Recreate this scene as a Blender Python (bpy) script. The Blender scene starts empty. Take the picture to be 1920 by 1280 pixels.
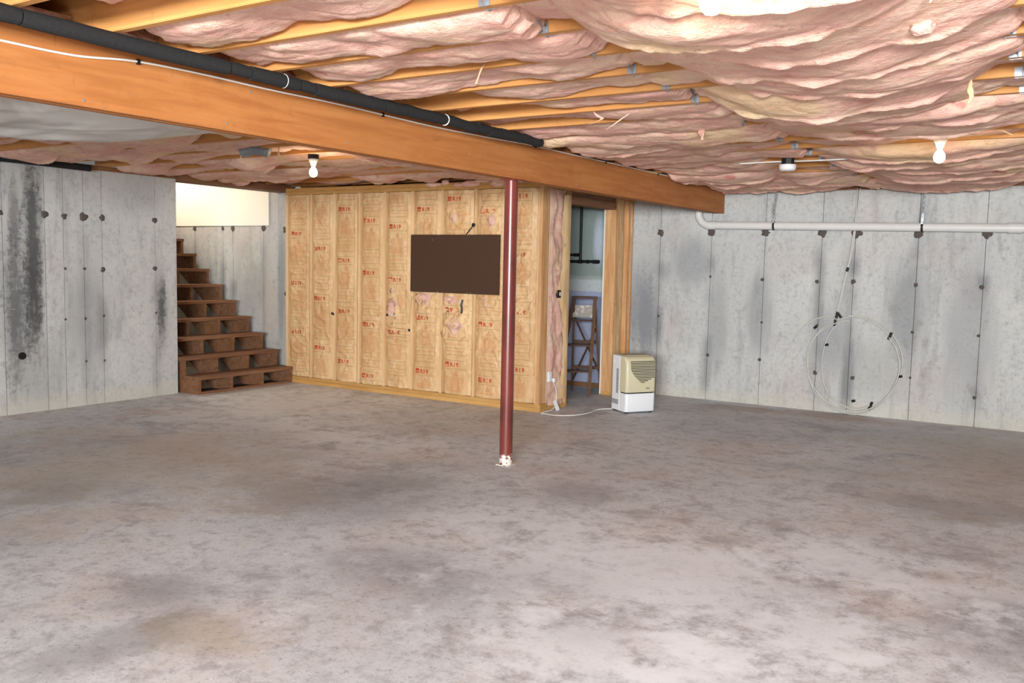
import bpy, bmesh, math, random
import numpy as np
from mathutils import Vector, Matrix
random.seed(7)
S = bpy.context.scene
COL = S.collection
PI = math.pi
# ------------------------------------------------------------------ camera, world, lights, exposure
H = 1.55
f_, pi_, ro_, ya_ = 1666.4, -0.0867268, 0.0213931, -0.5608269
cy, sy = math.cos(ya_), math.sin(ya_); cp, sp = math.cos(pi_), math.sin(pi_); cr, sr = math.cos(ro_), math.sin(ro_)
fw = Vector((sy*cp, cy*cp, sp)); rt = Vector((cy, -sy, 0)); up = rt.cross(fw)
r2 = rt*cr + up*sr; u2 = up*cr - rt*sr
cam = bpy.data.objects.new('camera', bpy.data.cameras.new('camera'))
cam.data.sensor_width = 36; cam.data.lens = f_/1920*36; cam.data.clip_start = .05
cam.matrix_world = Matrix(((r2.x, u2.x, -fw.x, 0), (r2.y, u2.y, -fw.y, 0), (r2.z, u2.z, -fw.z, H), (0, 0, 0, 1)))
COL.objects.link(cam); S.camera = cam
W = bpy.data.worlds.new('world'); S.world = W; W.use_nodes = True
W.node_tree.nodes['Background'].inputs[0].default_value = (.9, .95, 1, 1)
W.node_tree.nodes['Background'].inputs[1].default_value = .3
S.view_settings.view_transform = 'Standard'; S.view_settings.look = 'None'
S.view_settings.gamma = 1; S.view_settings.use_curve_mapping = False
S.view_settings.exposure = 0.0
cyc = S.cycles; cyc.max_bounces = 5; cyc.diffuse_bounces = 3; cyc.glossy_bounces = 2; cyc.caustics_reflective = False; cyc.caustics_refractive = False
cyc.use_adaptive_sampling = True; cyc.adaptive_threshold = .03

def area(name, loc, target, sx, sz, power, col):
    l = bpy.data.lights.new(name, 'AREA'); l.shape = 'RECTANGLE'; l.size = sx; l.size_y = sz; l.energy = power; l.color = col
    o = bpy.data.objects.new(name, l); o.location = loc
    o.rotation_euler = (Vector(target)-Vector(loc)).to_track_quat('-Z', 'Y').to_euler(); COL.objects.link(o); return o
area('daylight_behind', (1.2, -4.6, 1.88), (-3.6, 6, 1.3), 5.5, 1.0, 1560, (.92, .98, 1)).data.spread = math.radians(125)
fl = bpy.data.lights.new('camera_flash', 'AREA'); fl.shape = 'DISK'; fl.size = .10; fl.energy = 36; fl.color = (.95, .98, 1)
flo = bpy.data.objects.new('camera_flash', fl); flo.location = (-.02, .02, 1.86)
flo.rotation_euler = (Vector((-4.6, 8.4, 1.5))-Vector(flo.location)).to_track_quat('-Z', 'Y').to_euler(); COL.objects.link(flo)
for n_, p_ in enumerate([(-.93, -1.6, 2.25), (-5.7, -.6, 2.25), (-5.7, 2.2, 2.25)][:1]):
    bl = bpy.data.lights.new('added_fill_behind', 'POINT'); bl.energy = 30; bl.color = (1, .95, .9); bl.shadow_soft_size = .3  # unseen fill light added behind the camera to brighten the floor
    bo = bpy.data.objects.new('added_fill_behind', bl); bo.location = p_; COL.objects.link(bo)
pl = bpy.data.lights.new('stair_top_lamp', 'POINT'); pl.energy = 78; pl.color = (1, .92, .80); pl.shadow_soft_size = .12
plo = bpy.data.objects.new('stair_top_lamp', pl); plo.location = (-10.6, 7.2, 3.1); COL.objects.link(plo)

# ------------------------------------------------------------------ materials
def lin(h):
    if isinstance(h, str): h = tuple(int(h[i:i+2], 16)/255 for i in (0, 2, 4))
    return tuple(((c/12.92) if c <= .04045 else ((c+.055)/1.055)**2.4) for c in h)+(1,)
class G:
    def __init__(s, name, rough=.8, spec=.3):
        s.m = bpy.data.materials.new(name); s.m.use_nodes = True; s.t = s.m.node_tree; s.b = s.t.nodes['Principled BSDF']
        s.b.inputs['Roughness'].default_value = rough; s.b.inputs['Specular IOR Level'].default_value = spec
        s.pos = s.t.nodes.new('ShaderNodeNewGeometry').outputs['Position']
    def n(s, ty, **k):
        a = s.t.nodes.new('ShaderNode'+ty)
        for q, v in k.items(): setattr(a, q, v)
        return a
    def set(s, sock, v):
        if isinstance(v, bpy.types.NodeSocket): s.t.links.new(v, sock)
        else: sock.default_value = v
    def math(s, op, a, b=0.0, c=None, clamp=False):
        n = s.n('Math', operation=op, use_clamp=clamp); s.set(n.inputs[0], a); s.set(n.inputs[1], b)
        if c is not None: s.set(n.inputs[2], c)
        return n.outputs[0]
    def noise(s, scale, detail=4, rough=.55, vec=None, sc=(1, 1, 1), off=(0, 0, 0), dist=0.0):
        mp = s.n('Mapping'); s.set(mp.inputs['Vector'], vec or s.pos); mp.inputs['Scale'].default_value = sc; s.set(mp.inputs['Location'], off)
        n = s.n('TexNoise'); n.inputs['Scale'].default_value = scale; n.inputs['Detail'].default_value = detail
        n.inputs['Roughness'].default_value = rough; n.inputs['Distortion'].default_value = dist
        s.t.links.new(mp.outputs[0], n.inputs['Vector']); return n.outputs['Fac']
    def ss(s, v, a, b, lo=0.0, hi=1.0):
        n = s.n('MapRange', interpolation_type='SMOOTHSTEP'); s.set(n.inputs[0], v); n.inputs[1].default_value = a; n.inputs[2].default_value = b
        n.inputs[3].default_value = lo; n.inputs[4].default_value = hi; return n.outputs[0]
    def mix(s, fac, a, b, mode='MIX'):
        n = s.n('Mix', data_type='RGBA', blend_type=mode); s.set(n.inputs[0], fac)
        s.set(n.inputs[6], a if isinstance(a, bpy.types.NodeSocket) else lin(a) if isinstance(a, str) else a)
        s.set(n.inputs[7], b if isinstance(b, bpy.types.NodeSocket) else lin(b) if isinstance(b, str) else b)
        return n.outputs[2]
    def xyz(s):
        n = s.n('SeparateXYZ'); s.t.links.new(s.pos, n.inputs[0]); return n.outputs
    def rnd(s): return s.n('ObjectInfo').outputs['Random']
    def bump(s, h, strength=.3, dist=.01):
        n = s.n('Bump'); n.inputs['Strength'].default_value = strength; n.inputs['Distance'].default_value = dist
        s.t.links.new(h, n.inputs['Height'])
        if s.b.inputs['Normal'].is_linked: s.t.links.new(s.b.inputs['Normal'].links[0].from_socket, n.inputs['Normal'])
        s.t.links.new(n.outputs[0], s.b.inputs['Normal'])
    def col(s, c): s.set(s.b.inputs['Base Color'], c if isinstance(c, bpy.types.NodeSocket) else lin(c)); return s.m

def plain(name, c, rough=.6, spec=.4, metal=0, var=.0, vs=20):
    g = G(name, rough, spec); g.b.inputs['Metallic'].default_value = metal
    if var:
        c2 = tuple(x*(1-var) for x in lin(c)[:3])+(1,)
        return g.col(g.mix(g.noise(vs), lin(c), c2))
    return g.col(c)

def blob(g, h, v, hc, vc, a, b, nz, k=1.2):
    """soft irregular stain centred at (hc,vc) on a surface spanned by h and v"""
    dx = g.math('DIVIDE', g.math('SUBTRACT', h, hc), a); dy = g.math('DIVIDE', g.math('SUBTRACT', v, vc), b)
    d = g.math('SQRT', g.math('ADD', g.math('MULTIPLY', dx, dx), g.math('MULTIPLY', dy, dy)))
    d = g.math('ADD', d, g.math('MULTIPLY', g.math('SUBTRACT', nz, .5), k*2))
    return g.ss(d, 1.45, .30)

def concrete_wall(name, axis, stains, base='c8c7c4', seams=()):
    g = G(name, .85, .25); x, y, z = g.xyz(); h = (x, y)[axis]
    streak = g.noise(3.0, 6, .65, sc=(2.2, 2.2, .35)); grit = g.noise(22, 6, .7); big = g.noise(.9, 3); pit = g.noise(60, 3, .6)
    c = g.mix(g.ss(big, .35, .65), base, 'c0bfbd')
    c = g.mix(g.ss(streak, .50, .72, 0, .5), c, '8b8b8c')
    c = g.mix(g.ss(grit, .45, .72, 0, .50), c, '86868a')
    c = g.mix(g.ss(g.noise(7, 7, .75, sc=(1, 1, .7), off=(3, 3, 3)), .54, .70, 0, .5), c, '8d8481')
    c = g.mix(g.ss(g.noise(1.8, 5, .6, off=(9, 3, 3)), .55, .70, 0, .5), c, 'd4d2cd')
    n2 = g.n('TexNoise'); n2.inputs['Scale'].default_value = 1.3; g.t.links.new(g.pos, n2.inputs['Vector'])
    c = g.mix(g.ss(n2.outputs['Fac'], .5, .7, 0, .22), c, 'b49a94')
    c = g.mix(g.ss(pit, .66, .72, 0, .55), c, '6c6a68')
    rn = g.rnd(); c = g.mix(g.math('MULTIPLY', rn, .18), c, '8c8e92')
    for (hc, zc, a, b, s, colr) in stains:
        nz = g.math('ADD', g.math('MULTIPLY', streak, .5), g.math('MULTIPLY', grit, .5))
        m = g.math('MULTIPLY', blob(g, h, z, hc, zc, a, b, nz, 2.2), min(1, s*1.25))
        c = g.mix(m, c, colr)
    for (hc, ztop, s) in seams:      # rust and damp runs beneath the form ties
        d = g.math('ABSOLUTE', g.math('SUBTRACT', h, hc)); d = g.math('ADD', d, g.math('MULTIPLY', g.math('SUBTRACT', streak, .5), .16))
        m = g.math('MULTIPLY', g.ss(d, .10, .0), g.ss(z, ztop+.05, ztop-.35)); m = g.math('MULTIPLY', g.math('MULTIPLY', m, min(1, s*1.05)), g.ss(g.noise(1.3, 2, sc=(1, 1, 1.2), off=(hc*3, 0, 0)), .38, .62))
        c = g.mix(m, c, '7a7b7d')
    low = g.ss(g.math('ADD', z, g.math('MULTIPLY', g.math('SUBTRACT', grit, .5), .25)), .22, .05, 0, .45)
    c = g.mix(low, c, 'c6bfae')
    g.bump(g.noise(26, 3, .75), .5, .006)
    return g.col(c)

def fiberglass(name, dark=0.0):
    g = G(name, 1.0, .05); off = g.n('ObjectInfo'); r = off.outputs['Random']
    cmb = g.n('CombineXYZ'); g.t.links.new(g.math('MULTIPLY', r, 9), cmb.inputs[2]); o = cmb.outputs[0]
    a = g.noise(3.2, 5, .6, sc=(.8, 1.2, 1.2), off=o, dist=.8); b = g.noise(9, 5, .62, sc=(.7, 1.1, 1.1), off=o, dist=1.0)
    fine = g.noise(34, 6, .75, sc=(.8, 1, 1), off=o, dist=1.0); spot = g.noise(1.5, 2, off=o)
    c = g.mix(g.ss(a, .35, .65), 'e7b5a6', 'efcbb4')
    c = g.mix(g.ss(b, .48, .66, 0, .6), c, 'd99c8c')
    c = g.mix(g.ss(fine, .52, .72, 0, .4), c, 'bd8c79')
    c = g.mix(g.ss(spot, .56, .68, 0, .6), c, 'e8cb9c')
    c = g.mix(g.ss(g.noise(4, 4, off=o), .66, .72, 0, .6), c, 'd0726c')
    c = g.mix(g.ss(g.noise(16, 6, .8, off=o), .57, .66, 0, .5), c, 'ab7f6c')
    c = g.mix(g.ss(g.noise(11, 2, off=o), .66, .78, 0, .5), c, 'f3dccb')
    if dark: c = g.mix(dark, c, '8d6a5c')
    g.bump(g.noise(30, 4, .75, sc=(.8, 1, 1), off=o), .7, .013); g.b.inputs['Subsurface Weight'].default_value = 0
    return g.col(c)

def wood(name, c1, c2, axis=0, knots=.5, scale=1.0, rough=.65, dirt=.25):
    g = G(name, rough, .3); s = [9, 9, 9]; s[axis] = .7
    gr = g.noise(2.2*scale, 6, .6, sc=tuple(s), dist=.6); big = g.noise(1.6, 3); kn = g.noise(4.5, 2, sc=tuple(.55 if i == axis else 1.4 for i in range(3)))
    c = g.mix(g.ss(gr, .3, .7), c1, c2); c = g.mix(g.ss(big, .4, .7, 0, .35), c, c2)
    c = g.mix(g.ss(kn, .70, .76, 0, knots), c, '6b3c1c')
    c = g.mix(g.ss(g.noise(12, 5, .7), .55, .75, 0, dirt), c, '7a5638')
    c = g.mix(g.math('MULTIPLY', g.rnd(), .22), c, '9a6a3c')
    if axis == 1: c = g.mix(g.ss(g.noise(16, 3, .6, sc=(1, 1, .14), off=(5, 2, 1)), .68, .74, 0, .6), c, '7a4420'); c = g.mix(g.ss(g.noise(5, 6, .7, off=(1, 6, 1)), .54, .70, 0, .4), c, 'a25f2e')
    g.bump(g.noise(20, 2, sc=tuple(s)), .15, .002); return g.col(c)

def floor_mat():
    g = G('floor_concrete', .72, .35); x, y, z = g.xyz()
    big = g.noise(.5, 4, .55, dist=.3); mid = g.noise(1.25, 8, .72, dist=.25); m2 = g.noise(2.3, 9, .75, off=(7, 3, 0), dist=.3); fine = g.noise(8, 5, .75); gr = g.noise(60, 3, .75)
    c = g.mix(g.ss(big, .36, .64), 'c6c8cc', 'd9d9dc')
    c = g.mix(g.ss(g.noise(.9, 6, .6, off=(3, 8, 0)), .45, .68, 0, .6), c, 'cfbfb8')
    c = g.mix(g.ss(mid, .52, .66, 0, .55), c, '928f93')
    c = g.mix(g.ss(m2, .53, .68, 0, .42), c, '97857f')
    c = g.mix(g.ss(g.noise(1.6, 8, .7, off=(2, 9, 0)), .55, .70, 0, .6), c, 'e4e6ea')
    c = g.mix(g.ss(fine, .47, .66, 0, .48), c, '8d8789')
    c = g.mix(g.ss(gr, .52, .70, 0, .38), c, '7d7876')
    c = g.mix(g.ss(g.noise(24, 6, .8), .55, .64, 0, .5), c, '757070')
    nz = g.math('ADD', g.math('MULTIPLY', mid, .45), g.math('ADD', g.math('MULTIPLY', m2, .3), g.math('MULTIPLY', fine, .25)))
    for (kd, xc, yc, a, b) in FLOOR_STAINS:
        c = g.mix(g.math('MULTIPLY', blob(g, x, y, xc, yc, a*1.2+.03, b*1.2+.03, nz, 4.5), dict(d=.42, w=.55, b=.40, r=.45)[kd]), c, dict(d='757075', w='eceef2', b='a8987f', r='9a7048')[kd])
    # brown grid print of a pallet near the far wall
    inx = g.math('MULTIPLY', g.ss(g.math('ABSOLUTE', g.math('SUBTRACT', x, -3.05)), .34, .30), g.ss(g.math('ABSOLUTE', g.math('SUBTRACT', y, 9.68)), .20, .17))
    st = g.math('SINE', g.math('MULTIPLY', y, 85)); c = g.mix(g.math('MULTIPLY', inx, g.ss(st, -.3, .5, .15, .55)), c, '8f6848')
    g.b.inputs['Roughness'].default_value = .6
    sp = g.noise(26, 2, .5); c = g.mix(g.ss(sp, .745, .765, 0, .8), c, 'e3e1dd')
    g.bump(g.noise(30, 3, .75), .2, .003)
    return g.col(c)
FLOOR_STAINS = [('d',-4.11,4.20,0.49,0.36),('d',-2.70,3.44,0.35,0.25),('d',-2.81,5.32,0.26,0.21),('d',-3.18,2.02,0.12,0.28),('d',-2.08,3.76,0.19,0.16),('d',-1.69,3.39,0.14,0.18),('d',-5.55,3.21,0.30,0.27),('d',-0.97,4.09,0.15,0.21),('d',-0.60,6.49,0.49,0.22),('d',-4.01,4.73,0.34,0.29),('d',-1.91,4.94,0.00,0.00),('d',-3.49,2.54,0.22,0.18),('d',-0.22,4.32,0.19,0.28),('w',-1.29,3.07,0.10,0.08),('w',-1.13,3.41,0.10,0.08),('w',-1.94,3.31,0.07,0.09),('w',-6.95,6.48,0.77,1.07),('w',-5.10,5.80,0.51,0.34),('w',-0.89,4.86,0.44,0.29),('w',-0.81,3.91,0.19,0.26),('w',-1.30,3.42,0.10,0.06),('b',-0.52,8.40,0.72,1.44),('b',-5.86,4.04,1.17,1.07),('b',-0.50,4.94,0.06,0.06),('w',-1.49,3.11,0.43,0.32),('b',-2.93,2.35,0.20,0.11),('r',-2.0,9.78,.75,.14),('w',-1.9,4.2,.9,.5)]

M = {}
LS = [4.57, 4.98, 5.17, 5.385, 5.59, 6.22]
RS = [-4.25, -3.61, -2.98, -2.357, -2.008, -1.386, -.764, -.14]
M['left'] = concrete_wall('concrete_left_wall', 1, [(4.86, 1.55, .09, .9, .75, '505152'), (4.68, .95, .13, .75, .7, '5c5e60'), (4.84, 1.0, .10, .5, .65, '4c4d4e'), (4.68, 1.9, .05, .35, .5, '5c5e60'), (6.30, .95, .06, .40, .75, '545556'),
    (5.42, .95, .22, .5, .35, '85858a'), (4.9, .3, .3, .4, .3, '8d8c8a'), (6.0, 2.2, .3, .2, .3, '8a8a8e'), (4.40, 1.2, .1, 1.0, .5, '77797b')], seams=[(5.385, 1.9, .35), (5.59, 1.9, .5), (6.23, 1.9, .45)])
M['right'] = concrete_wall('concrete_right_wall', 0, [(-4.45, 1.1, .2, .55, .55, '8a8b8f'), (-3.85, 1.62, .26, .26, .45, '8a8b8f'), (-4.2, 1.5, .12, .12, .35, '8a8b8f'), (-4.38, .95, .16, .42, .6, '808287'), (-3.0, 1.05, .14, .45, .45, '8b8c8f'),
    (-2.2, .75, .22, .35, .4, '88898c'), (-1.45, 1.15, .2, .5, .5, '7e8083'), (-.85, .9, .22, .7, .4, '8c8d90'), (-3.5, .9, .12, .6, .35, '88898c'), (-1.75, .5, .35, .3, .3, '95938f')],
    seams=[(-4.25, 1.95, .6), (-3.62, 1.95, .6), (-2.99, 1.95, .6), (-2.37, 1.95, .65), (-2.02, 1.95, .75), (-1.40, 1.95, .8), (-.775, 1.95, .8)])
M['stair_c'] = concrete_wall('concrete_stair_wall', 0, [(-9.3, 1.2, .3, .6, .45, '8a8884'), (-8.70, 1.3, .07, .8, .5, '77797c'), (-8.95, 1.0, .12, .5, .35, 'b9a596')], base='b9b6b0',
    seams=[(-10.41, 1.9, .6), (-9.83, 1.9, .7), (-9.63, 1.9, .7), (-9.04, 1.9, .4)])
M['joint'] = plain('form_joint', '807c79', .95)
M['floor'] = floor_mat()
M['tie'] = plain('form_tie_patch', '665c58', .95, .1, var=.4, vs=40)
M['glass_pink'] = fiberglass('pink_fiberglass')
M['glass_pink_wall'] = fiberglass('pink_fiberglass_wall', .15)
M['joist'] = wood('joist_lumber', 'dc9f60', 'c98b4e', 0, .35)
M['beam'] = wood('beam_lumber', 'bd7a44', 'a56232', 1, .4, dirt=.3)
M['stud'] = wood('stud_lumber', 'ebcb9e', 'd9b282', 2, .7, dirt=.2)
M['door_stud'] = wood('doorway_stud_lumber', 'dfb283', 'c38b57', 2, .9, dirt=.35)
M['plate_y'] = wood('plate_lumber', 'd3a566', 'bd8a4c', 0, .5, dirt=.3)
M['tread'] = wood('stair_lumber', '8c654c', '6c4834', 1, .3, dirt=.45)
M['ply'] = wood('subfloor_plywood', 'b98a55', 'a17242', 0, .2)
M['black_foam'] = plain('black_pipe_foam', '2f2e2e', .9, .2, var=.5, vs=60)
M['black'] = plain('black_plastic', '161617', .5)
M['white_cable'] = plain('white_cable', 'e6e2da', .45)
M['yellow_cable'] = plain('yellow_cable', 'd9b23c', .45)
M['white'] = plain('white_plastic', 'e4e4e6', .4)
M['grey_slot'] = plain('dark_slot', '2e2b29', .8)
M['cream'] = plain('yellowed_plastic', 'd2c8a8', .42, var=.08, vs=6)
M['pvc'] = plain('white_pvc', 'dedad7', .35, var=.12, vs=8)
M['pex'] = plain('translucent_tubing', 'c3c1b9', .4)
M['galv'] = plain('galvanised_steel', 'b9c0c8', .4, .5, .7, var=.2)
M['panel'] = plain('brown_hardboard', '4b3223', .55, var=.25, vs=180)
M['drywall'] = plain('white_drywall', 'ece6da', .8, .2)
M['porcelain'] = plain('white_porcelain', 'eceae6', .3)
M['ladder'] = wood('ladder_wood', '452a22', '2e1b15', 2, .3, dirt=.5)
def paint(name, a, b, rough=.5):
    g = G(name, rough, .4); return g.col(g.mix(g.ss(g.noise(18, 5, .7), .5, .7), a, b))
M['shelf'] = paint('paint_splashed_shelf', '8d8076', 'd8d2c8')
def pole_mat():
    g = G('red_primer', .30, .5); x, y, z = g.xyz()
    c = g.mix(g.ss(g.noise(5, 4, sc=(1, 1, .4)), .4, .7), '74332c', '562621')
    c = g.mix(g.ss(g.noise(30, 5, .7), .58, .72, 0, .6), c, '4d2422')
    m = g.math('MULTIPLY', g.ss(g.math('ADD', z, g.math('MULTIPLY', g.noise(24, 4), .12)), .15, .12), g.ss(g.noise(40, 3), .42, .5))
    c = g.mix(m, c, 'd9cfc4'); g.bump(g.noise(90, 3), .15, .002); return g.col(c)
M['pole'] = pole_mat()
def inner_wall():
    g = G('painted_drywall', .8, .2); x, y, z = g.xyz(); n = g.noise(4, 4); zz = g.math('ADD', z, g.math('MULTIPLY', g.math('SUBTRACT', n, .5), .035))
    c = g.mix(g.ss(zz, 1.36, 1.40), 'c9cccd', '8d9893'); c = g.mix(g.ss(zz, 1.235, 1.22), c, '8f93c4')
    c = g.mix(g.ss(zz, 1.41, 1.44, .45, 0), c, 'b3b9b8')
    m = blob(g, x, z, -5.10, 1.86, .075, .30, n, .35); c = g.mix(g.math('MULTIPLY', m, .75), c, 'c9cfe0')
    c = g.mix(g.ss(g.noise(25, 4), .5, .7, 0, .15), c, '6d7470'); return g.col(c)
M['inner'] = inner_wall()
def kraft_mat():
    g = G('kraft_paper', .55, .35)
    a = g.noise(3, 4, .6, sc=(2, 2, .6)); b = g.noise(14, 5, .6, dist=1)
    c = g.mix(g.ss(a, .35, .65), 'dcb789', 'cda272'); c = g.mix(g.ss(b, .5, .7, 0, .35), c, 'efd8b4')
    c = g.mix(g.ss(g.noise(2.2, 3, off=(3, 1, 5)), .55, .7, 0, .35), c, 'c99a68'); c = g.mix(g.math('MULTIPLY', g.rnd(), .15), c, 'bd9262')
    g.bump(g.noise(7, 4, .65, dist=1.5), .35, .010); return g.col(c)
M['kraft'] = kraft_mat()
M['print'] = plain('red_print', 'bb4426', .6)
M['print_faint'] = plain('faint_red_print', 'c97f50', .6)
M['print_line'] = plain('brown_rule_print', '93653a', .6)
def plastic():
    g = G('cloudy_polythene', .35, .5); n = g.noise(2.2, 5, .6, sc=(1, .5, 1), dist=1.2)
    g.b.inputs['Alpha'].default_value = .86; g.b.inputs['Transmission Weight'].default_value = 0
    c = g.mix(g.ss(n, .4, .65), 'efebe4', 'cbc4bc'); c = g.mix(g.ss(g.noise(1.2, 3, off=(5, 5, 0)), .5, .7, 0, .6), c, 'b5a68f')
    g.bump(n, .5, .03); return g.col(c)
M['plastic'] = plastic()
def glow():
    g = G('lit_bulb'); g.b.inputs['Emission Color'].default_value = (1, .83, .55, 1); g.b.inputs['Emission Strength'].default_value = 85
    return g.col('ffffff')
M['bulb'] = glow()
M['foil'] = plain('foil_duct', '9aa0a6', .4, .5, .3, var=.4, vs=30)

# ------------------------------------------------------------------ mesh helpers
class MB:
    def __init__(s): s.v = []; s.f = []
    def add(s, vs, fs):
        b = len(s.v); s.v += [tuple(v) for v in vs]; s.f += [tuple(i+b for i in f) for f in fs]; return s
    def box(s, x0, x1, y0, y1, z0, z1, M4=None):
        vs = [Vector((x, y, z)) for z in (z0, z1) for y in (y0, y1) for x in (x0, x1)]
        if M4 is not None: vs = [M4 @ v for v in vs]
        return s.add(vs, [(0, 2, 3, 1), (4, 5, 7, 6), (0, 1, 5, 4), (2, 6, 7, 3), (0, 4, 6, 2), (1, 3, 7, 5)])
    def bar(s, p, q, w, d, ref=(0, 0, 1)):
        p, q = Vector(p), Vector(q); a = (q-p).normalized(); u = a.cross(Vector(ref))
        if u.length < 1e-4: u = a.cross(Vector((1, 0, 0)))
        u.normalize(); v = a.cross(u)
        vs = [c+u*(i*w/2)+v*(j*d/2) for c in (p, q) for i, j in ((-1, -1), (1, -1), (1, 1), (-1, 1))]
        return s.add(vs, [(0, 1, 2, 3), (7, 6, 5, 4), (0, 4, 5, 1), (1, 5, 6, 2), (2, 6, 7, 3), (3, 7, 4, 0)])
    def tube(s, pts, r, n=12, cap=True):
        pts = [Vector(p) for p in pts]; rs = r if isinstance(r, (list, tuple)) else [r]*len(pts); b = len(s.v); ring = []; u = None
        for i, p in enumerate(pts):
            a = (pts[min(i+1, len(pts)-1)]-pts[max(i-1, 0)]).normalized()
            if u is None: u = a.cross(Vector((0, 0, 1))) if abs(a.z) < .95 else a.cross(Vector((1, 0, 0)))
            u = (u-a*u.dot(a)).normalized(); v = a.cross(u)
            for k in range(n): t = 2*PI*k/n; s.v.append(tuple(p+u*(math.cos(t)*rs[i])+v*(math.sin(t)*rs[i])))
        for i in range(len(pts)-1):
            for k in range(n): k2 = (k+1) % n; s.f.append((b+i*n+k, b+i*n+k2, b+(i+1)*n+k2, b+(i+1)*n+k))
        if cap: s.f.append(tuple(b+k for k in range(n))[::-1]); e = b+(len(pts)-1)*n; s.f.append(tuple(e+k for k in range(n)))
        return s
    def prism(s, poly, z0, z1, M4=None):
        n = len(poly); vs = [Vector((x, y, z)) for z in (z0, z1) for x, y in poly]
        if M4 is not None: vs = [M4 @ v for v in vs]
        return s.add(vs, [tuple(range(n))[::-1], tuple(range(n, 2*n))]+[(i, (i+1) % n, n+(i+1) % n, n+i) for i in range(n)])
    def build(s, name, mat, parent=None, loc=None, smooth=False, bevel=0, auto=False):
        me = bpy.data.meshes.new(name); o = Vector(loc) if loc is not None else Vector((0, 0, 0))
        me.from_pydata([tuple(Vector(v)-o) for v in s.v], [], s.f); me.materials.append(mat)
        bm = bmesh.new(); bm.from_mesh(me); bmesh.ops.recalc_face_normals(bm, faces=bm.faces)
        if bevel: bmesh.ops.bevel(bm, geom=list(bm.edges), offset=bevel, segments=2, affect='EDGES', clamp_overlap=True)
        bm.to_mesh(me); bm.free()
        if smooth or auto: me.polygons.foreach_set('use_smooth', [True]*len(me.polygons))
        if auto: me.set_sharp_from_angle(angle=math.radians(35))
        ob = bpy.data.objects.new(name, me); COL.objects.link(ob)
        if parent is not None: ob.parent = parent; ob.matrix_parent_inverse = parent.matrix_world.inverted() if False else Matrix.Translation(-Vector(parent.location))
        ob.location = o
        return ob
def empty(name, loc=(0, 0, 0)):
    o = bpy.data.objects.new(name, None); o.location = loc; o.empty_display_size = .1; COL.objects.link(o); return o
def tag(o, label=None, cat=None, group=None, kind=None):
    if label: o['label'] = label
    if cat: o['category'] = cat
    if group: o['group'] = group
    if kind: o['kind'] = kind
    return o
def npmesh(name, V, F, mat, parent=None, smooth=True):
    me = bpy.data.meshes.new(name); me.from_pydata(V.tolist(), [], F.tolist() if hasattr(F, 'tolist') else F); me.materials.append(mat)
    if smooth: me.polygons.foreach_set('use_smooth', [True]*len(me.polygons))
    ob = bpy.data.objects.new(name, me); COL.objects.link(ob)
    if parent is not None: ob.parent = parent; ob.matrix_parent_inverse = Matrix.Translation(-Vector(parent.location))
    return ob
# vectorised gradient-free value noise
def vnoise(x, y, seed=0):
    x = np.asarray(x, float); y = np.asarray(y, float); xi = np.floor(x).astype(np.int64); yi = np.floor(y).astype(np.int64); fx = x-xi; fy = y-yi
    def hsh(a, b):
        h = (a*374761393+b*668265263+seed*1442695041) & 0x7fffffff; h = ((h ^ (h >> 13))*1274126177) & 0x7fffffff; h = h ^ (h >> 16)
        return (h & 0xffff)/65535.0*2-1
    ux = fx*fx*fx*(fx*(fx*6-15)+10); uy = fy*fy*fy*(fy*(fy*6-15)+10)
    a = hsh(xi, yi); b = hsh(xi+1, yi); c = hsh(xi, yi+1); d = hsh(xi+1, yi+1)
    return (a*(1-ux)+b*ux)*(1-uy)+(c*(1-ux)+d*ux)*uy
def fbm(x, y, seed=0, o=4, g=.5):
    t = 0; a = 1; n = 0
    for i in range(o): t = t+a*vnoise(x*2**i+i*17.3, y*2**i-i*9.1, seed+i); n += a; a *= g
    return t/n
def sst(x, a, b):
    t = np.clip((x-a)/(b-a), 0, 1); return t*t*(3-2*t)

# ------------------------------------------------------------------ the setting
XL, YR, ZT = -8.57, 10.09, 2.42          # left wall, far wall, top of the concrete
fl_o = MB().box(-12.2, 3.0, -5.2, 10.5, -.12, 0).build('floor', M['floor']); tag(fl_o, 'mottled grey bare concrete slab floor', kind='structure')
def panels(par, axis, c0, depth, seams, z0, z1, mat, lo, hi, sign):
    edges = [lo]+[s for s in seams if lo+.02 < s < hi-.02]+[hi]
    for a, b in zip(edges[:-1], edges[1:]):
        j = .0025; off = random.uniform(0, .0035)
        m = MB()
        if axis == 1: m.box(min(c0, c0-sign*depth), max(c0, c0-sign*depth)+0, a+j, b-j, z0, z1) if False else m.box(c0-depth, c0+off, a+j, b-j, z0, z1)
        else: m.box(a+j, b-j, c0-off, c0+depth, z0, z1)
        m.build('concrete_panel', mat, par, loc=((c0, (a+b)/2, z0) if axis == 1 else ((a+b)/2, c0, z0)), bevel=.002)
def tie(par, axis, c0, h, z, r, seed):
    rs = random.Random(seed); n = 14; pts = []
    for k in range(n):
        t = 2*PI*k/n; rr = r*(.75+.5*rs.random()); pts.append((math.cos(t)*rr, math.sin(t)*rr*1.0))
    m = MB()
    if axis == 1: vs = [(c0+.002, h+p, z+q) for p, q in pts]+[(c0+.010, h+p*.5, z+q*.5) for p, q in pts]
    else: vs = [(h+p, c0-.002, z+q) for p, q in pts]+[(h+p*.5, c0-.010, z+q*.5) for p, q in pts]
    m.add(vs, [(i, (i+1) % n, n+(i+1) % n, n+i) for i in range(n)]+[tuple(range(n, 2*n))])
    m.build('tie_patch', M['tie'], par, loc=((c0, h, z) if axis == 1 else (h, c0, z)))
wl = empty('wall_left', (XL, 0, 0)); tag(wl, 'tall grey stained poured concrete wall left of the stairs', kind='structure')
MB().box(XL-.2, XL-.03, -5.2, 6.5, 0, ZT).build('wall_core', M['joint'], wl)
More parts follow.
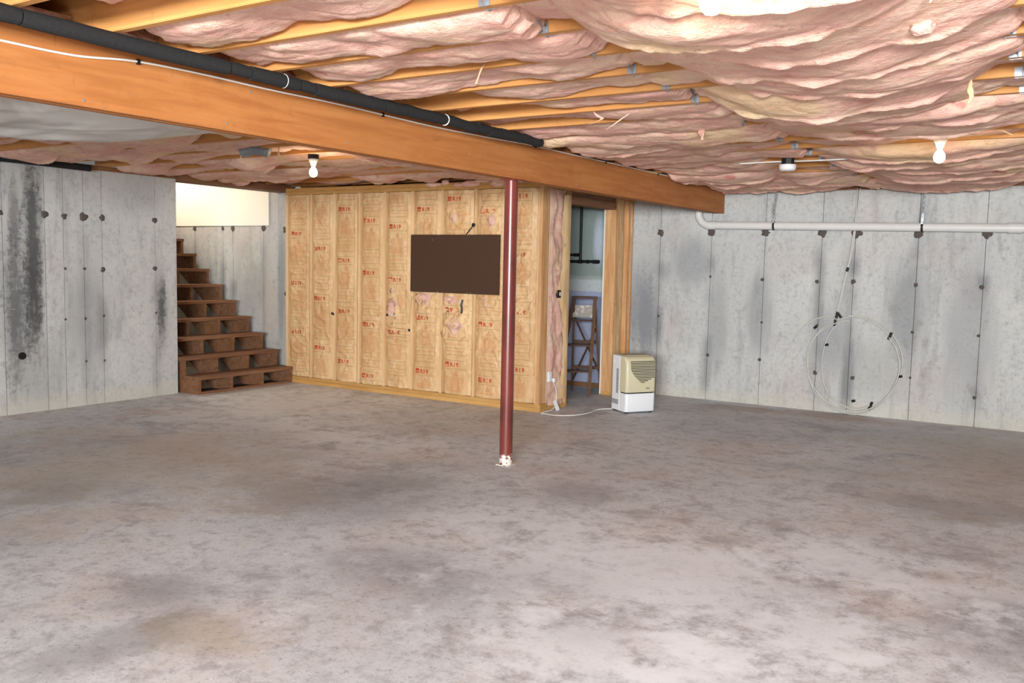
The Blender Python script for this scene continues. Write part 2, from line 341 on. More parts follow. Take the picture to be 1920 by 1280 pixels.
panels(wl, 1, XL, .034, [x for x in (-4.4, -3.8, -3.2, -2.6, -2, -1.4, -.8, -.2, .4, 1.0, 1.6, 2.2, 2.8, 3.35, 3.95)]+LS, 0, ZT, M['left'], -5.2, 6.5, 1)
for i, (h, z, r) in enumerate([(4.98, 1.94, .036), (5.18, 1.93, .03), (5.385, 1.935, .044), (5.59, 1.94, .034), (6.22, 1.945, .034), (5.59, 1.40, .026), (6.21, 1.42, .026), (4.55, 1.93, .03), (5.385, 1.41, .016), (5.18, 1.41, .014), (5.385, .9, .015), (5.59, .92, .015), (6.22, .93, .014), (5.17, .9, .013), (5.59, .45, .012), (5.385, .46, .012)]): tie(wl, 1, XL+.003, h, z, r, i)
m = MB(); m.tube([(XL-.01, 4.723, .564), (XL+.012, 4.723, .564)], .036, 20)
m.build('pipe_sleeve', M['black'], wl, auto=True)
m = MB(); m.box(XL+.003, XL+.009, 4.60, 4.67, 1.015, 1.025); m.build('nail_scrap', M['galv'], wl)
wr = empty('wall_right', (0, YR, 0)); tag(wr, 'long grey poured concrete wall with dark vertical form seams', kind='structure')
MB().box(-4.9, 3.0, YR+.03, YR+.2, 0, ZT).build('wall_core', M['joint'], wr)
panels(wr, 0, YR, .034, RS+[.48, 1.1, 1.72, 2.34], 0, ZT, M['right'], -4.9, 3.0, 1)
for i, (h, z, r) in enumerate([(-4.25, 1.965, .042), (-3.61, 1.972, .045), (-2.978, 1.965, .046), (-2.357, 1.96, .044), (-2.0, 1.965, .055), (-1.386, 1.96, .05), (-.764, 1.955, .048), (-.14, 1.955, .04),
      (-4.24, .96, .016), (-3.607, 1.455, .014), (-2.99, 1.436, .02), (-2.388, 1.43, .022), (-2.007, 1.44, .026), (-1.387, 1.424, .022), (-.775, 1.42, .022), (-3.60, .53, .02), (-2.98, .522, .02), (-2.36, .95, .014), (-2.98, .95, .014), (-1.39, .93, .016), (-.775, .93, .016), (-2.36, .42, .024), (-1.96, .40, .022), (-1.387, .45, .014), (-.775, .3, .018)]): tie(wr, 0, YR-.003, h, z, r, i+50)
# stairwell walls
ws = empty('wall_stairwell', (XL, 8.2, 0)); tag(ws, 'pale concrete wall running up beside the stairs', kind='structure')
MB().box(-12.2, -8.3, 8.235, 8.4, 0, ZT).build('wall_core', M['joint'], ws)
panels(ws, 0, 8.2, .036, [-11.6, -11, -10.41, -9.83, -9.63, -9.04, -8.757], 0, ZT, M['stair_c'], -12.2, -8.3, 1)
for i, (h, z, r) in enumerate([(-10.41, 1.95, .038), (-9.83, 1.95, .03), (-9.63, 1.95, .036), (-9.04, 1.95, .045), (-8.62, 1.93, .05), (-8.63, 1.1, .03)]): tie(ws, 0, 8.197, h, z, r, i+90)
MB().box(-12.2, -8.93, 8.184, 8.197, 1.985, 2.9).build('drywall_board', M['drywall'], ws)
MB().box(-12.2, -8.93, 8.184, 8.197, 2.9, 4.9).build('drywall_board', M['drywall'], ws)
MB().box(-12.2, XL-.2, 6.3, 6.5, 0, 4.9).build('wall_stairwell_side', M['drywall']).__setitem__('kind', 'structure')
MB().box(-12.4, -12.2, 6.3, 8.4, 0, 4.9).build('wall_stairwell_end', M['drywall']).__setitem__('kind', 'structure')
MB().box(-12.4, XL-.1, 6.3, 8.4, 4.9, 5.0).build('ceiling_stairwell', M['drywall']).__setitem__('kind', 'structure')
MB().box(XL-.16, XL-.12, 6.5, 8.2, 2.72, 4.9).build('wall_stairwell_front', M['drywall']).__setitem__('kind', 'structure')
MB().box(-8.8, 3.0, -5.35, -5.2, 0, ZT).build('wall_back', M['left']).__setitem__('kind', 'structure')
MB().box(2.85, 3.0, -5.2, YR, 0, ZT).build('wall_side', M['right']).__setitem__('kind', 'structure')
# sill plates on top of the concrete
for n, b in (('trim_1', (XL-.2, XL+.0, -5.2, 6.5, ZT, 2.47)), ('trim_2', (-4.9, 3.0, YR, YR+.2, ZT, 2.47)), ('trim_3', (XL-.2, XL+.06, 6.5, 8.25, 2.40, 2.70))):
    tag(MB().box(*b).build(n, M['tread']), 'dark timber sill on the concrete wall top', kind='structure')

# ceiling: subfloor, joists, bridging
JB, JT, PITCH = 2.47, 2.72, .42
KY = lambda k: 2.73+PITCH*k
ce = empty('ceiling', (0, 0, JT)); tag(ce, 'open timber joists under plywood subfloor', kind='structure')
for i in range(6): MB().box(XL-.2+i*2.0, min(XL-.2+(i+1)*2.0-.004, 3.0), -5.3, 10.3, JT, JT+.02).build('subfloor_panel', M['ply'], ce)
jm = {}
for k in range(-18, 18):
    y = KY(k)
    if y > YR: continue
    for a, b in ((XL-.2, -3.56), (-3.56, 3.0)):
        MB().box(a, b-.003, y-.02, y+.02, JB, JT).build('joist', M['joist'], ce, loc=((a+b)/2, y, JB), bevel=.003)
for k in range(-3, 17):
    y0, y1 = KY(k)+.02, KY(k+1)-.02
    if y1 > YR: continue
    for xs in (-1.85, -.27):
        for (za, zb_) in ((JT-.03, JB+.004), (JB+.004, JT-.03)):
            xo = .012 if za > zb_ else -.012
            MB().bar((xs+xo, y0, za), (xs+xo, y1, zb_), .028, .0018, (1, 0, 0)).build('bridging_strap', M['galv'], ce)
        for yy in (y0, y1): MB().box(xs-.024, xs+.024, yy-.0035 if yy == y1 else yy, yy if yy == y1 else yy+.0035, JB-.002, JB+.04).build('bridging_foot', M['galv'], ce)

# main beam
A = Vector((-3.66, 1.5)); B = Vector((-3.47, YR-.004)); dr = (A-B).normalized(); A2 = B+dr*15.0; nrm = Vector((-(B-A).y, (B-A).x)).normalized()
if nrm.x > 0: nrm = -nrm
bm_ = empty('support_beam', (B.x, B.y, 2.185)); tag(bm_, 'long orange timber ceiling beam crossing the room on the red post', 'beam')
for i in range(4):
    a0 = .0325*i; a1 = .0325*(i+1)-.0012; jit = [0, .003, .001, .004][i]
    p = [B+nrm*a0, B+nrm*a1, A2+nrm*a1, A2+nrm*a0]
    m = MB().prism([(q.x, q.y) for q in p], 2.185+jit, 2.468); m.build('plank', M['beam'], bm_, bevel=.003)
def onbeam(y, z, d=.006):       # point on the near face of the beam
    t = (y-A.y)/(B.y-A.y); return (A.x+(B.x-A.x)*t+d, y, z)
for i, (y, z) in enumerate([(2.3, 2.21), (3.05, 2.22), (3.9, 2.23), (5.1, 2.30), (5.75, 2.25), (3.2, 2.40), (6.6, 2.22), (4.6, 2.42)]):
    MB().tube([onbeam(y, z, 0), onbeam(y, z, .003)], .006, 8).build('nail_head', M['galv'], bm_)
# cable stapled along the beam
from itertools import product
def spline(pts, n=8):
    pts = [Vector(p) for p in pts]; out = []; P = [pts[0]*2-pts[1]]+pts+[pts[-1]*2-pts[-2]]
    for i in range(1, len(P)-2):
        for j in range(n):
            t = j/n; a, b, c, d = P[i-1:i+3]
            out.append(.5*((2*b)+(c-a)*t+(2*a-5*b+4*c-d)*t*t+(-a+3*b-3*c+d)*t**3))
    out.append(pts[-1]); return out
cb = MB().tube(spline([onbeam(y, z) for y, z in [(-3, 2.40), (0, 2.40), (1.6, 2.385), (1.93, 2.387), (2.26, 2.39), (2.54, 2.422), (2.89, 2.432), (3.3, 2.43), (3.85, 2.436), (4.64, 2.43), (5.3, 2.44), (5.94, 2.456), (6.6, 2.455), (7.3, 2.46), (8.2, 2.462), (8.8, 2.463)]]), .005, 8).build('white_cable', M['white_cable'], smooth=True)
tag(cb, 'white cable clipped along the upper face of the long timber beam', 'cable')
for y, z in ((2.56, 2.424), (4.2, 2.434), (5.94, 2.456), (7.1, 2.459), (8.2, 2.462)):
    p = onbeam(y, z); MB().box(p[0]-.006, p[0]+.008, y-.006, y+.006, z-.014, z+.010).build('staple', M['black'], cb)
# black foam pipe along the beam
pp = [(-3.40, -3.0, 2.432), (-3.40, 1.0, 2.432), (-3.40, 2.0, 2.432), (-3.395, 2.5, 2.430), (-3.385, 3.0, 2.433), (-3.385, 3.6, 2.430), (-3.37, 4.3, 2.434), (-3.36, 4.9, 2.432), (-3.35, 5.45, 2.436), (-3.345, 5.66, 2.432)]
pf = empty('foam_covered_pipe', (-3.4, 2, 2.43)); tag(pf, 'black foam sleeved pipe hung beside the top of the long timber beam', 'pipe')
sp_ = spline(pp, 10)
def seg_pts(y0, y1): return [p for p in sp_ if y0 <= p.y <= y1]
cuts = [-3.0, .6, 1.9, 2.86, 2.99, 3.30, 3.42, 3.95, 4.52, 4.70, 4.86, 5.0, 5.14, 5.27, 5.4, 5.53, 5.66]
def at_y(y):
    for a, b in zip(sp_[:-1], sp_[1:]):
        if a.y <= y <= b.y: return a+(b-a)*((y-a.y)/(b.y-a.y))
    return sp_[-1]
for i, (a, b) in enumerate(zip(cuts[:-1], cuts[1:])):
    r = .030 if (b-a) < .14 and b < 4 else .034
    ps = [at_y(a+(b-a-.006)*t) for t in np.linspace(0, 1, max(3, int((b-a)*16)))]
    ps = [p+Vector((0, 0, random.uniform(-.0015, .0015)+(random.uniform(-.004, .003) if b > 4.5 else 0))) for p in ps]
    MB().tube(ps, [r-.002]+[r]*(len(ps)-2)+[r-.002], 18).build('foam_sleeve', M['black_foam'], pf, auto=True)
MB().tube([at_y(y) for y in np.linspace(-3, 5.64, 20)], .022, 10).build('pipe', M['black'], pf)
for y in (3.2, 4.52): MB().tube([at_y(y), at_y(y+.004)], .0350, 18).build('tie_wire', M['white_cable'], pf)
# foam pipe above the left wall
pf2 = MB().tube([(-8.46, y, 2.425+.004*math.sin(y*3)) for y in np.linspace(-3, 5.4, 40)], .034, 14).build('foam_covered_pipe', M['black_foam'], auto=True)
tag(pf2, 'black foam sleeved pipe along the top of the left concrete wall', 'pipe')

# red post
po = empty('steel_post', (-3.64, 5.74, 0)); tag(po, 'red painted round steel post holding up the long timber beam', 'post')
MB().tube([(-3.64, 5.74, z) for z in (.004, .5, 1, 1.5, 2.0, 2.174)], .0505, 32).build('tube', M['pole'], po, auto=True)
MB().box(-3.70, -3.56, 5.67, 5.81, 2.174, 2.184).build('top_plate', M['pole'], po)
MB().box(-3.70, -3.58, 5.68, 5.80, 0, .005).build('base_plate', M['pole'], po)

# ------------------------------------------------------------------ fiberglass batts between the joists
def batt(name, x0, x1, k, lift, seed, label, group, dx=.0125, nt=34, ew=.02, over=.03, puff=1.0):
    y0, y1 = KY(k)+.021, KY(k+1)-.021
    nx = int((x1-x0)/dx)+1; X = np.linspace(x0, x1, nx)[:, None]; T = np.linspace(0, 1, nt)[None, :]
    lf = lift(X)                                     # height of batt edge relative to the joist bottoms
    e = 2*T-1; belly = 1-np.abs(e)**2.6
    rs = np.random.RandomState(seed); P = np.zeros((nx, nt)); xc = x0-.1; tw = .10*fbm(X*5, T*2, seed+3, 3); twt = .22*fbm(X*4, T*2.5, seed+4, 3)
    while xc < x1+.1:                                # overlapping pouches of loose batt, creased where they meet
        for q in range(2):
            cx = xc+rs.uniform(-.15, .15); ct = rs.uniform(.05, 1.05); rx = rs.uniform(.28, .65); rt_ = rs.uniform(.45, 1.0); hp = rs.uniform(.025, .080)*puff; sk = rs.uniform(-.5, .5)
            r2_ = ((X-cx+tw+sk*(T-ct)*.3)/rx)**2+((T-ct+twt)/rt_)**2
            P = np.maximum(P, hp*np.clip(1-r2_, 0, 1)**.6)
        xc += rs.uniform(.18, .32)
    big = fbm(X*1.6, T*1.2, seed+9, 2); w1n = fbm(X*8+T*3, T*4, seed+31, 3); crease = np.clip(1-np.abs(fbm(X*3.0-T*1.8, T*1.8+X*.8, seed+11, 2))*4, 0, 1)
    zb = JB+lf-P+.016*big+.0035*w1n+.005*crease**2+(.012+.012*sst(-lf, -.02, .03))*(1-T)**1.3+.026*puff
    ov = sst(-(lf-.0), .0, .035)
    tear = .022*fbm(X*9, 0*T+seed, seed+41, 4, .7)
    w0 = y0+.004*ov; w1 = y1+over*ov+tear*(.25+.75*ov)*(T > .5)
    w1 = np.minimum(w1, y1+.040*ov)
    Y = w0+(w1-w0)*T
    zb = zb+np.where(T < .5, np.abs(e)**5*.055, np.abs(e)**12*.05)+np.abs(e)**4*.016*(fbm(X*9, np.sign(e)*3+0*X, seed+51, 4, .65)+.6*fbm(X*28, np.sign(e)*2+0*X, seed+57, 2))
    zb = zb-.020*np.exp(-((T-.90)/.055)**2)*ov*(1+.8*fbm(X*6, 0*T, seed+63, 3))
    endt = np.clip(np.minimum(X-x0, x1-X)/.05, 0, 1); zb = zb+(1-endt)*.05*(1+fbm(T*4, X, seed+61, 3))
    Xj = X+(.05*fbm(T*3.5, 0*X, seed+71, 4, .65))*np.clip(1-np.minimum(X-x0, x1-X)/.25, 0, 1)
    zb = np.clip(zb, JB-.30, JT-.012)
    # keep it off the joist bottoms where it overhangs
    out = (Y < y0) | (Y > y1); zb = np.where(out, np.minimum(zb, JB-.004), zb)
    bot = np.stack(np.broadcast_arrays(Xj, Y, zb), -1)
    tt = np.array([1-.03, .5, .03])[None, :]; zt = np.minimum(np.maximum(JB+lf+.11, JB+.09)+0*tt, JT-.003)
    top = np.stack(np.broadcast_arrays(X, y0+(y1-y0)*tt, zt), -1)
    # walls between bottom edge and top: one extra ring line just inside the joist faces
    s1 = np.stack([X[:, 0], np.full(nx, y1), np.maximum(bot[:, -1, 2]+.012, JB+.0+np.where(bot[:, -1, 1] > y1, -.002, 0))], -1)[:, None, :]
    s0 = np.stack([X[:, 0], np.full(nx, y0), np.maximum(bot[:, 0, 2]+.012, JB-.002)], -1)[:, None, :]
    R = np.concatenate([bot, s1, top, s0], 1); n = R.shape[1]
    c = Vector(((x0+x1)/2, (y0+y1)/2, JB)); V = (R-np.array(c)).reshape(-1, 3)
    i = np.arange(nx-1)[:, None]*n; j = np.arange(n)[None, :]; j2 = (j+1) % n
    F = np.stack([i+j, i+j2, i+n+j2, i+n+j], -1).reshape(-1, 4).tolist()
    F += [list(range(n))[::-1], list(range((nx-1)*n, nx*n))]
    F = [f[::-1] for f in F]
    ob = npmesh(name, V, F, M['glass_pink']); ob.location = c
    if label: tag(ob, label, 'insulation', group)
    return ob
ORD = ['nearest', 'second', 'third', 'fourth', 'fifth', 'sixth', 'seventh', 'eighth', 'ninth', 'tenth', 'eleventh', 'twelfth', 'thirteenth', 'fourteenth', 'fifteenth', 'sixteenth', 'seventeenth', 'eighteenth', 'nineteenth', 'twentieth']
def lift_beamside(k):
    rs = np.random.RandomState(100+k); ph = rs.rand(4)*7
    far = min(1, max(0, (KY(k)-4.6)/1.2))
    if 9 <= k <= 12: far *= .6
    def f(X):
        w = vnoise(X*1.5+ph[0], 0*X+k*1.7, 3)*.5+.5; w2 = vnoise(X*3.6+ph[1], 0*X+k*2.3, 9)
        near = .010+.070*w+.02*w2
        # in the open left part near the beam the bays are partly bare
        near = near+.05*sst(X, -2.3, -3.4)*(vnoise(X*1.1+ph[2], 0*X+k, 5)*.5+.6)
        fr = -.028-.030*w2
        if 8 <= k <= 13: fr = fr+.08*sst(np.abs(X+1.95), .55, .25)
        return near*(1-far)+fr*far
    return f
def lift_mid(k):
    rs = np.random.RandomState(300+k); ph = rs.rand(4)*9; deep = [.12, .12, .13, .075, .085, .085, .09, .065, .045, .02, .09, .07, .07, .06, .05, .05, .05, .05, .05, .05, .05, .05][(k+2) % 21]
    c = -.92+rs.uniform(-.10, .10)-(.12 if k > 3 else 0)
    if k in (8, 9): deep = .0
    def f(X):
        s = np.clip(1-((X-c)/(.70 if k < 6 else .8))**2, 0, 1); w2 = vnoise(X*3.1+ph[0], 0*X+k*1.3, 4)
        return .060-(deep+.060)*s**.8+.012*w2-(.02 if KY(k) > 5 and k not in (8, 9, 10, 11) else 0)+(.02 if k in (8, 9) else 0)
    return f
def lift_right(k):
    rs = np.random.RandomState(500+k); ph = rs.rand(4)*9
    def f(X):
        s = np.clip(np.sin((X+.27)/1.6*PI), -1, 1)**2; w2 = vnoise(X*3.1+ph[0], 0*X+k*1.3, 4); return .04-.10*s+.025*w2
    return f
for k in range(-2, 17):
    if KY(k+1) > YR+.05: continue
    o = ORD[k+2]
    batt('insulation_batt', -3.48+.06*random.random(), -1.80+random.uniform(-.05, .12), k, lift_beamside(k), 11*k+200, 'pink insulation batt beside the timber beam, %s joist bay from the camera' % o, 'pink batts between the beam and the first metal bridging')
    batt('insulation_batt', -1.86+random.uniform(-.1, .06), -.20, k, lift_mid(k), 13*k+700, 'pink insulation batt sagging between the two metal bridging rows, %s joist bay from the camera' % o, 'pink batts between the two bridging rows')
    batt('insulation_batt', -.24, 2.8, k, lift_right(k), 17*k+1300, 'pink insulation batt right of the second metal bridging row, %s joist bay from the camera' % o, 'pink batts right of the second bridging row', dx=.02, nt=24)
def lift_left(k):
    rs = np.random.RandomState(900+k); ph = rs.rand(4)*9
    def f(X):
        w = vnoise(X*1.2+ph[0], 0*X+k*1.9, 8); w2 = vnoise(X*4+ph[1], 0*X+k*1.3, 4)
        return .012+.062*w+.022*w2+(.07 if k in (3, 6) else 0)*sst(X, -7.2, -7.8)
    return f
for k in range(-2, 13):
    xa = XL+.02
    batt('insulation_batt', xa if KY(k+1) < 8.3 else -4.6, -3.68, k, lift_left(k), 19*k+1900, 'pink insulation batt left of the timber beam, %s joist bay from the camera' % ORD[k+2], 'pink batts left of the beam', dx=.02, nt=26)

# ------------------------------------------------------------------ insulated stud wall
YI = 8.0
wi = empty('wall_insulated', (-6.6, YI, 0)); tag(wi, 'stud wall filled with printed kraft faced insulation', kind='structure')
SX = [-8.40, -7.99, -7.60, -7.205, -6.81, -6.40, -5.975, -5.53, -5.12, -4.735]
MB().box(-8.42, -4.66, YI-.002, YI+.14, 0, .042).build('bottom_plate', M['plate_y'], wi, bevel=.002)
MB().box(-8.42, -4.66, YI+.002, YI+.14, .043, .085).build('bottom_plate', M['plate_y'], wi, bevel=.002)
MB().box(-8.42, -4.66, YI, YI+.14, 2.35, 2.39).build('top_plate', M['plate_y'], wi, bevel=.002)
MB().box(-8.42, -4.66, YI, YI+.14, 2.391, 2.43).build('top_plate', M['plate_y'], wi, bevel=.002)
for i, x in enumerate(SX[1:-1]): MB().box(x-.019, x+.019, YI, YI+.14, .086, 2.349).build('stud', M['stud'], wi, loc=(x, YI, .086), bevel=.002)
MB().box(-8.42, -8.382, YI, YI+.14, .086, 2.349).build('stud', M['stud'], wi)
MB().box(-4.735, -4.695, YI, YI+.14, .086, 2.349).build('stud', M['stud'], wi)
MB().box(-8.42, -4.7, YI+.15, YI+.165, 0, 2.42).build('backing_board', M['drywall'], wi)
TEARS = [(-6.68, 1.02, .085, .16), (-6.62, 1.22, .07, .05), (-6.22, 1.13, .13, .09), (-5.86, 1.14, .12, .05), (-5.76, .86, .10, .11), (-5.35, 1.14, .04, .05), (-5.78, 2.05, .05, .09), (-5.30, 2.0, .05, .10), (-4.98, 1.62, .05, .05)]
def sheet_y(i, x, z):
    x0, x1 = SX[i]+.015, SX[i+1]-.015; u = np.clip((x-x0)/(x1-x0), 0, 1); e = np.abs(2*u-1)
    y = YI+.026-.040*(1-e**4)
    y = y+.014*fbm(x*3, z*1.5, 40+i, 3)+.010*(1-np.abs(fbm(x*9+z*3, z*4, 60+i, 3)))*1.0
    y = y-.010*np.clip(1-np.abs(fbm(x*7, z*9, 80+i, 2))*4, 0, 1)*(.4+.9*(fbm(x*1.5, z*1.2, 70+i, 2) > 0))
    y = y+.004*fbm(x*26, z*22, 75+i, 2)
    for tx, tz, a, b in TEARS:
        d = ((x-tx)/(a*1.9))**2+((z-tz)/(b*1.7))**2; y = y-.022*np.exp(-d)*(.6+1.2*fbm(x*18, z*15, 90+i, 3))
    if i == 4: y = y+.016*np.exp(-((z-.72)/.10)**2)*np.sin(z*95+x*8)
    if i == 8: y = y+.016*np.exp(-((z-1.45)/.45)**2)*fbm(x*13, z*9, 120, 3)*1.6
    if i == 5: y = y+.010*np.exp(-((z-1.0)/.2)**2)*fbm(x*16, z*11, 121, 3)*1.6
    if i == 6: y = y+.012*np.exp(-((z-.95)/.25)**2)*fbm(x*15, z*11, 122, 3)*1.8
    return y
fc = bpy.data.curves.new('glyphs', 'FONT'); fc.body = 'R19'; fc.size = .068; fc.offset = .0018; fc.space_character = 1.15; fc.resolution_u = 3
fo = bpy.data.objects.new('glyphs', fc); COL.objects.link(fo); bpy.context.view_layer.update()
gm = bpy.data.meshes.new_from_object(fo.evaluated_get(bpy.context.evaluated_depsgraph_get())); GV = np.array([v.co[:] for v in gm.vertices]); GF = [tuple(p.vertices) for p in gm.polygons]
bpy.data.objects.remove(fo); bpy.data.curves.remove(fc)
R19Z = {0: 1.867, 1: 2.30, 2: 2.16, 3: 2.02, 4: 1.95, 5: 2.14, 6: 2.25, 7: 2.11, 8: 2.26}
def q2(L, F, x0, x1, z0, z1, nx=1, nz=1):
    for a in range(nx):
        for b_ in range(nz):
            xa, xb = x0+(x1-x0)*a/nx, x0+(x1-x0)*(a+1)/nx; za, zb = z0+(z1-z0)*b_/nz, z0+(z1-z0)*(b_+1)/nz
            n = len(L); L += [(xa, za), (xb, za), (xb, zb), (xa, zb)]; F.append((n, n+1, n+2, n+3))
for i in range(len(SX)-1):
    x0, x1 = SX[i]+.017, SX[i+1]-.017
    if i in (0, 8): x0, x1 = SX[i]+.019, SX[i+1]-.019
    fl0, fl1 = (.014 if i in (1, 3, 5) else 0), (.016 if i in (0, 2, 6) else 0)
    nx, nz = 34, 200; X = np.linspace(x0, x1, nx)[None, :]; Z = np.linspace(.09, 2.345, nz)[:, None]
    Xg = X*np.ones_like(Z); Zg = Z*np.ones_like(X); Yg = sheet_y(i, Xg, Zg)
    V = np.stack([Xg, Yg, Zg], -1).reshape(-1, 3); F = []
    keep = np.ones((nz-1, nx-1), bool); cx = (Xg[:-1, :-1]+Xg[1:, 1:])/2; cz = (Zg[:-1, :-1]+Zg[1:, 1:])/2
    for tx, tz, a, b_ in TEARS:
        d = np.sqrt(((cx-tx)/a)**2+((cz-tz)/b_)**2)+.75*fbm(cx*16, cz*14, 33, 3)
        keep &= ~(d < .75)
    rr, cc = np.nonzero(keep); F = np.stack([rr*nx+cc, rr*nx+cc+1, (rr+1)*nx+cc+1, (rr+1)*nx+cc], -1)
    kf = npmesh('kraft_facing', V, F, M['kraft'], wi)
    # flanges over the studs
    for side, w in ((0, fl0), (1, fl1)):
        if not w: continue
        nzz = 60; zz = np.linspace(.1, 2.33, nzz); base = x0 if side == 0 else x1; sgn = -1 if side == 0 else 1
        wv = w+.010*fbm(zz*4, zz*0, 5+i, 3); yy = sheet_y(i, np.full(nzz, base), zz)
        Va = np.stack([np.full(nzz, base), yy, zz], -1); Vm = np.stack([base+sgn*.003+0*zz, np.full(nzz, YI-.004)-.004*np.abs(fbm(zz*7, zz*0, 15+i, 2)), zz], -1)
        Vb = np.stack([base+sgn*(.003+wv), np.full(nzz, YI-.003)-.003*np.abs(fbm(zz*5, zz*0+2, 16+i, 2)), zz], -1)
        VV = np.concatenate([Va, Vm, Vb]); j = np.arange(nzz-1); FF = np.concatenate([np.stack([j, j+1, nzz+j+1, nzz+j], -1), np.stack([nzz+j, nzz+j+1, 2*nzz+j+1, 2*nzz+j], -1)])
        npmesh('stapled_flange', VV, FF, M['kraft'], kf)
    # pink core behind the paper
    nx2, nz2 = 16, 90; X = np.linspace(x0, x1, nx2)[None, :]; Z = np.linspace(.09, 2.345, nz2)[:, None]
    Y = sheet_y(i, X*np.ones_like(Z), Z*np.ones_like(X))+.024+.016*fbm(X*12, Z*12, 7+i, 3)
    V = np.stack([X*np.ones_like(Z), Y, Z*np.ones_like(X)], -1).reshape(-1, 3); rr, cc = np.meshgrid(np.arange(nz2-1), np.arange(nx2-1), indexing='ij'); rr = rr.ravel(); cc = cc.ravel()
    npmesh('fiberglass_core', V, np.stack([rr*nx2+cc, rr*nx2+cc+1, (rr+1)*nx2+cc+1, (rr+1)*nx2+cc], -1), M['glass_pink_wall'], kf)
    # print
    rs = random.Random(i+3); L1, F1, L2, F2, L3, F3 = [], [], [], [], [], []
    xo = x0+.055; wd = x1-x0-.11
    for zc in [R19Z[i]-.61*q for q in range(-1, 5)]:
        def ok(z): return .12 < z < 2.32
        if ok(zc) and ok(zc+.03):
            for q in range(4): q2(L1, F1, xo+.006, xo+.060, zc-.025+q*.014, zc-(.015 if q < 2 else .0115)+q*.014)
            n = len(L1); L1 += [(xo+.072+v[0]*.95, zc-.022+v[1]*.98) for v in GV]; F1 += [tuple(a+n for a in f) for f in GF]
        for dz in (.048, -.048, -.335, -.425, -.50):
            if ok(zc+dz): q2(L3, F3, xo, xo+wd, zc+dz, zc+dz+.0028, 8)
        if ok(zc-.48): q2(L3, F3, xo, xo+.0028, zc-.5, zc+.048, 1, 10); q2(L3, F3, xo+wd, xo+wd+.0028, zc-.5, zc+.048, 1, 10)
        if ok(zc-.12) and ok(zc-.08):
            c = xo+wd*.52; n = len(L2); L2 += [(c-.030, zc-.120), (c+.030, zc-.120), (c, zc-.068), (c-.019, zc-.114), (c+.019, zc-.114), (c, zc-.081)]; F2 += [(n, n+1, n+4, n+3), (n+1, n+2, n+5, n+4), (n+2, n, n+3, n+5)]; q2(L2, F2, c-.002, c+.002, zc-.108, zc-.094)
            n = len(L1)
        for r in range(15):
            z = zc-.14-r*.0122
            if not ok(z): continue
            x = xo+.03+rs.uniform(0, .006); xe = xo+wd-.035-rs.uniform(0, .03)
            while x < xe:
                w = rs.uniform(.008, .03); q2(L2, F2, x, min(x+w, xe), z, z+.0046); x += w+.006
        for zz in (-.38, -.46):
            if ok(zc+zz):
                x = xo+.02
                while x < xo+wd-.03: w = rs.uniform(.006, .014); q2(L2, F2, x, x+w, zc+zz, zc+zz+.005); x += w+.007
    for L, Fq, mt, nm in ((L1, F1, 'print', 'printed_mark'), (L2, F2, 'print_faint', 'printed_text'), (L3, F3, 'print_line', 'printed_rule')):
        A_ = np.array(L)
        if nm != 'printed_rule' or True:
            Yp = sheet_y(i, A_[:, 0], A_[:, 1])-.0022
            tor = np.zeros(len(A_), bool)
            for tx, tz, a, b_ in TEARS: tor |= (((A_[:, 0]-tx)/a)**2+((A_[:, 1]-tz)/b_)**2) < 1.3
            Fk = [f for f in Fq if not any(tor[j] for j in f)]
        npmesh(nm, np.stack([A_[:, 0], Yp, A_[:, 1]], -1), Fk, M[mt], kf, smooth=False)
# torn paper flaps and loose pink tufts
def flap(par, x, z, w, h, rot, curl, seed, mat, name, y=YI-.01):
    nx, nz = 9, 10; U, Vv = np.meshgrid(np.linspace(-.5, .5, nx), np.linspace(0, 1, nz)); wv = w*(1-.55*Vv)*(1+.3*fbm(U*3, Vv*3, seed, 2))
    px = U*wv; pz = -h*Vv*(1+.15*fbm(U*5, Vv*2, seed+1, 2)); py = -curl*Vv**2-.008*fbm(U*4, Vv*4, seed+2, 2)
    c, s = math.cos(rot), math.sin(rot); V = np.stack([x+px*c-pz*s, y+py, z+px*s+pz*c], -1).reshape(-1, 3)
    rr, cc = np.meshgrid(np.arange(nz-1), np.arange(nx-1), indexing='ij'); rr = rr.ravel(); cc = cc.ravel()
    return npmesh(name, V, np.stack([rr*nx+cc, rr*nx+cc+1, (rr+1)*nx+cc+1, (rr+1)*nx+cc], -1), mat, par)
for j, (x, z, w, h, r, cu) in enumerate([(-6.70, .90, .16, .07, .5, .03), (-6.60, 1.26, .10, .07, -.4, .02), (-6.30, 1.18, .09, .14, .5, .035), (-6.12, 1.13, .08, .12, -.7, .03), (-5.93, 1.08, .12, .10, .3, .03), (-5.72, 1.10, .10, .12, -.5, .04),
        (-5.84, .92, .13, .10, .7, .03), (-5.66, .80, .12, .10, -.6, .03), (-5.33, 1.19, .14, .13, .9, .03), (-4.95, 1.72, .12, .08, .2, .03), (-4.92, 1.50, .16, .10, -.3, .03), (-5.0, 1.25, .12, .10, .5, .03), (-4.9, 1.12, .14, .08, -.5, .025), (-6.44, .85, .06, .30, 2.95, .02), (-5.25, 2.02, .05, .12, .2, .02), (-5.76, 2.0, .07, .09, .4, .015)]):
    flap(wi, x, z, w, h, r, cu, 200+j, M['kraft'], 'torn_paper_flap')
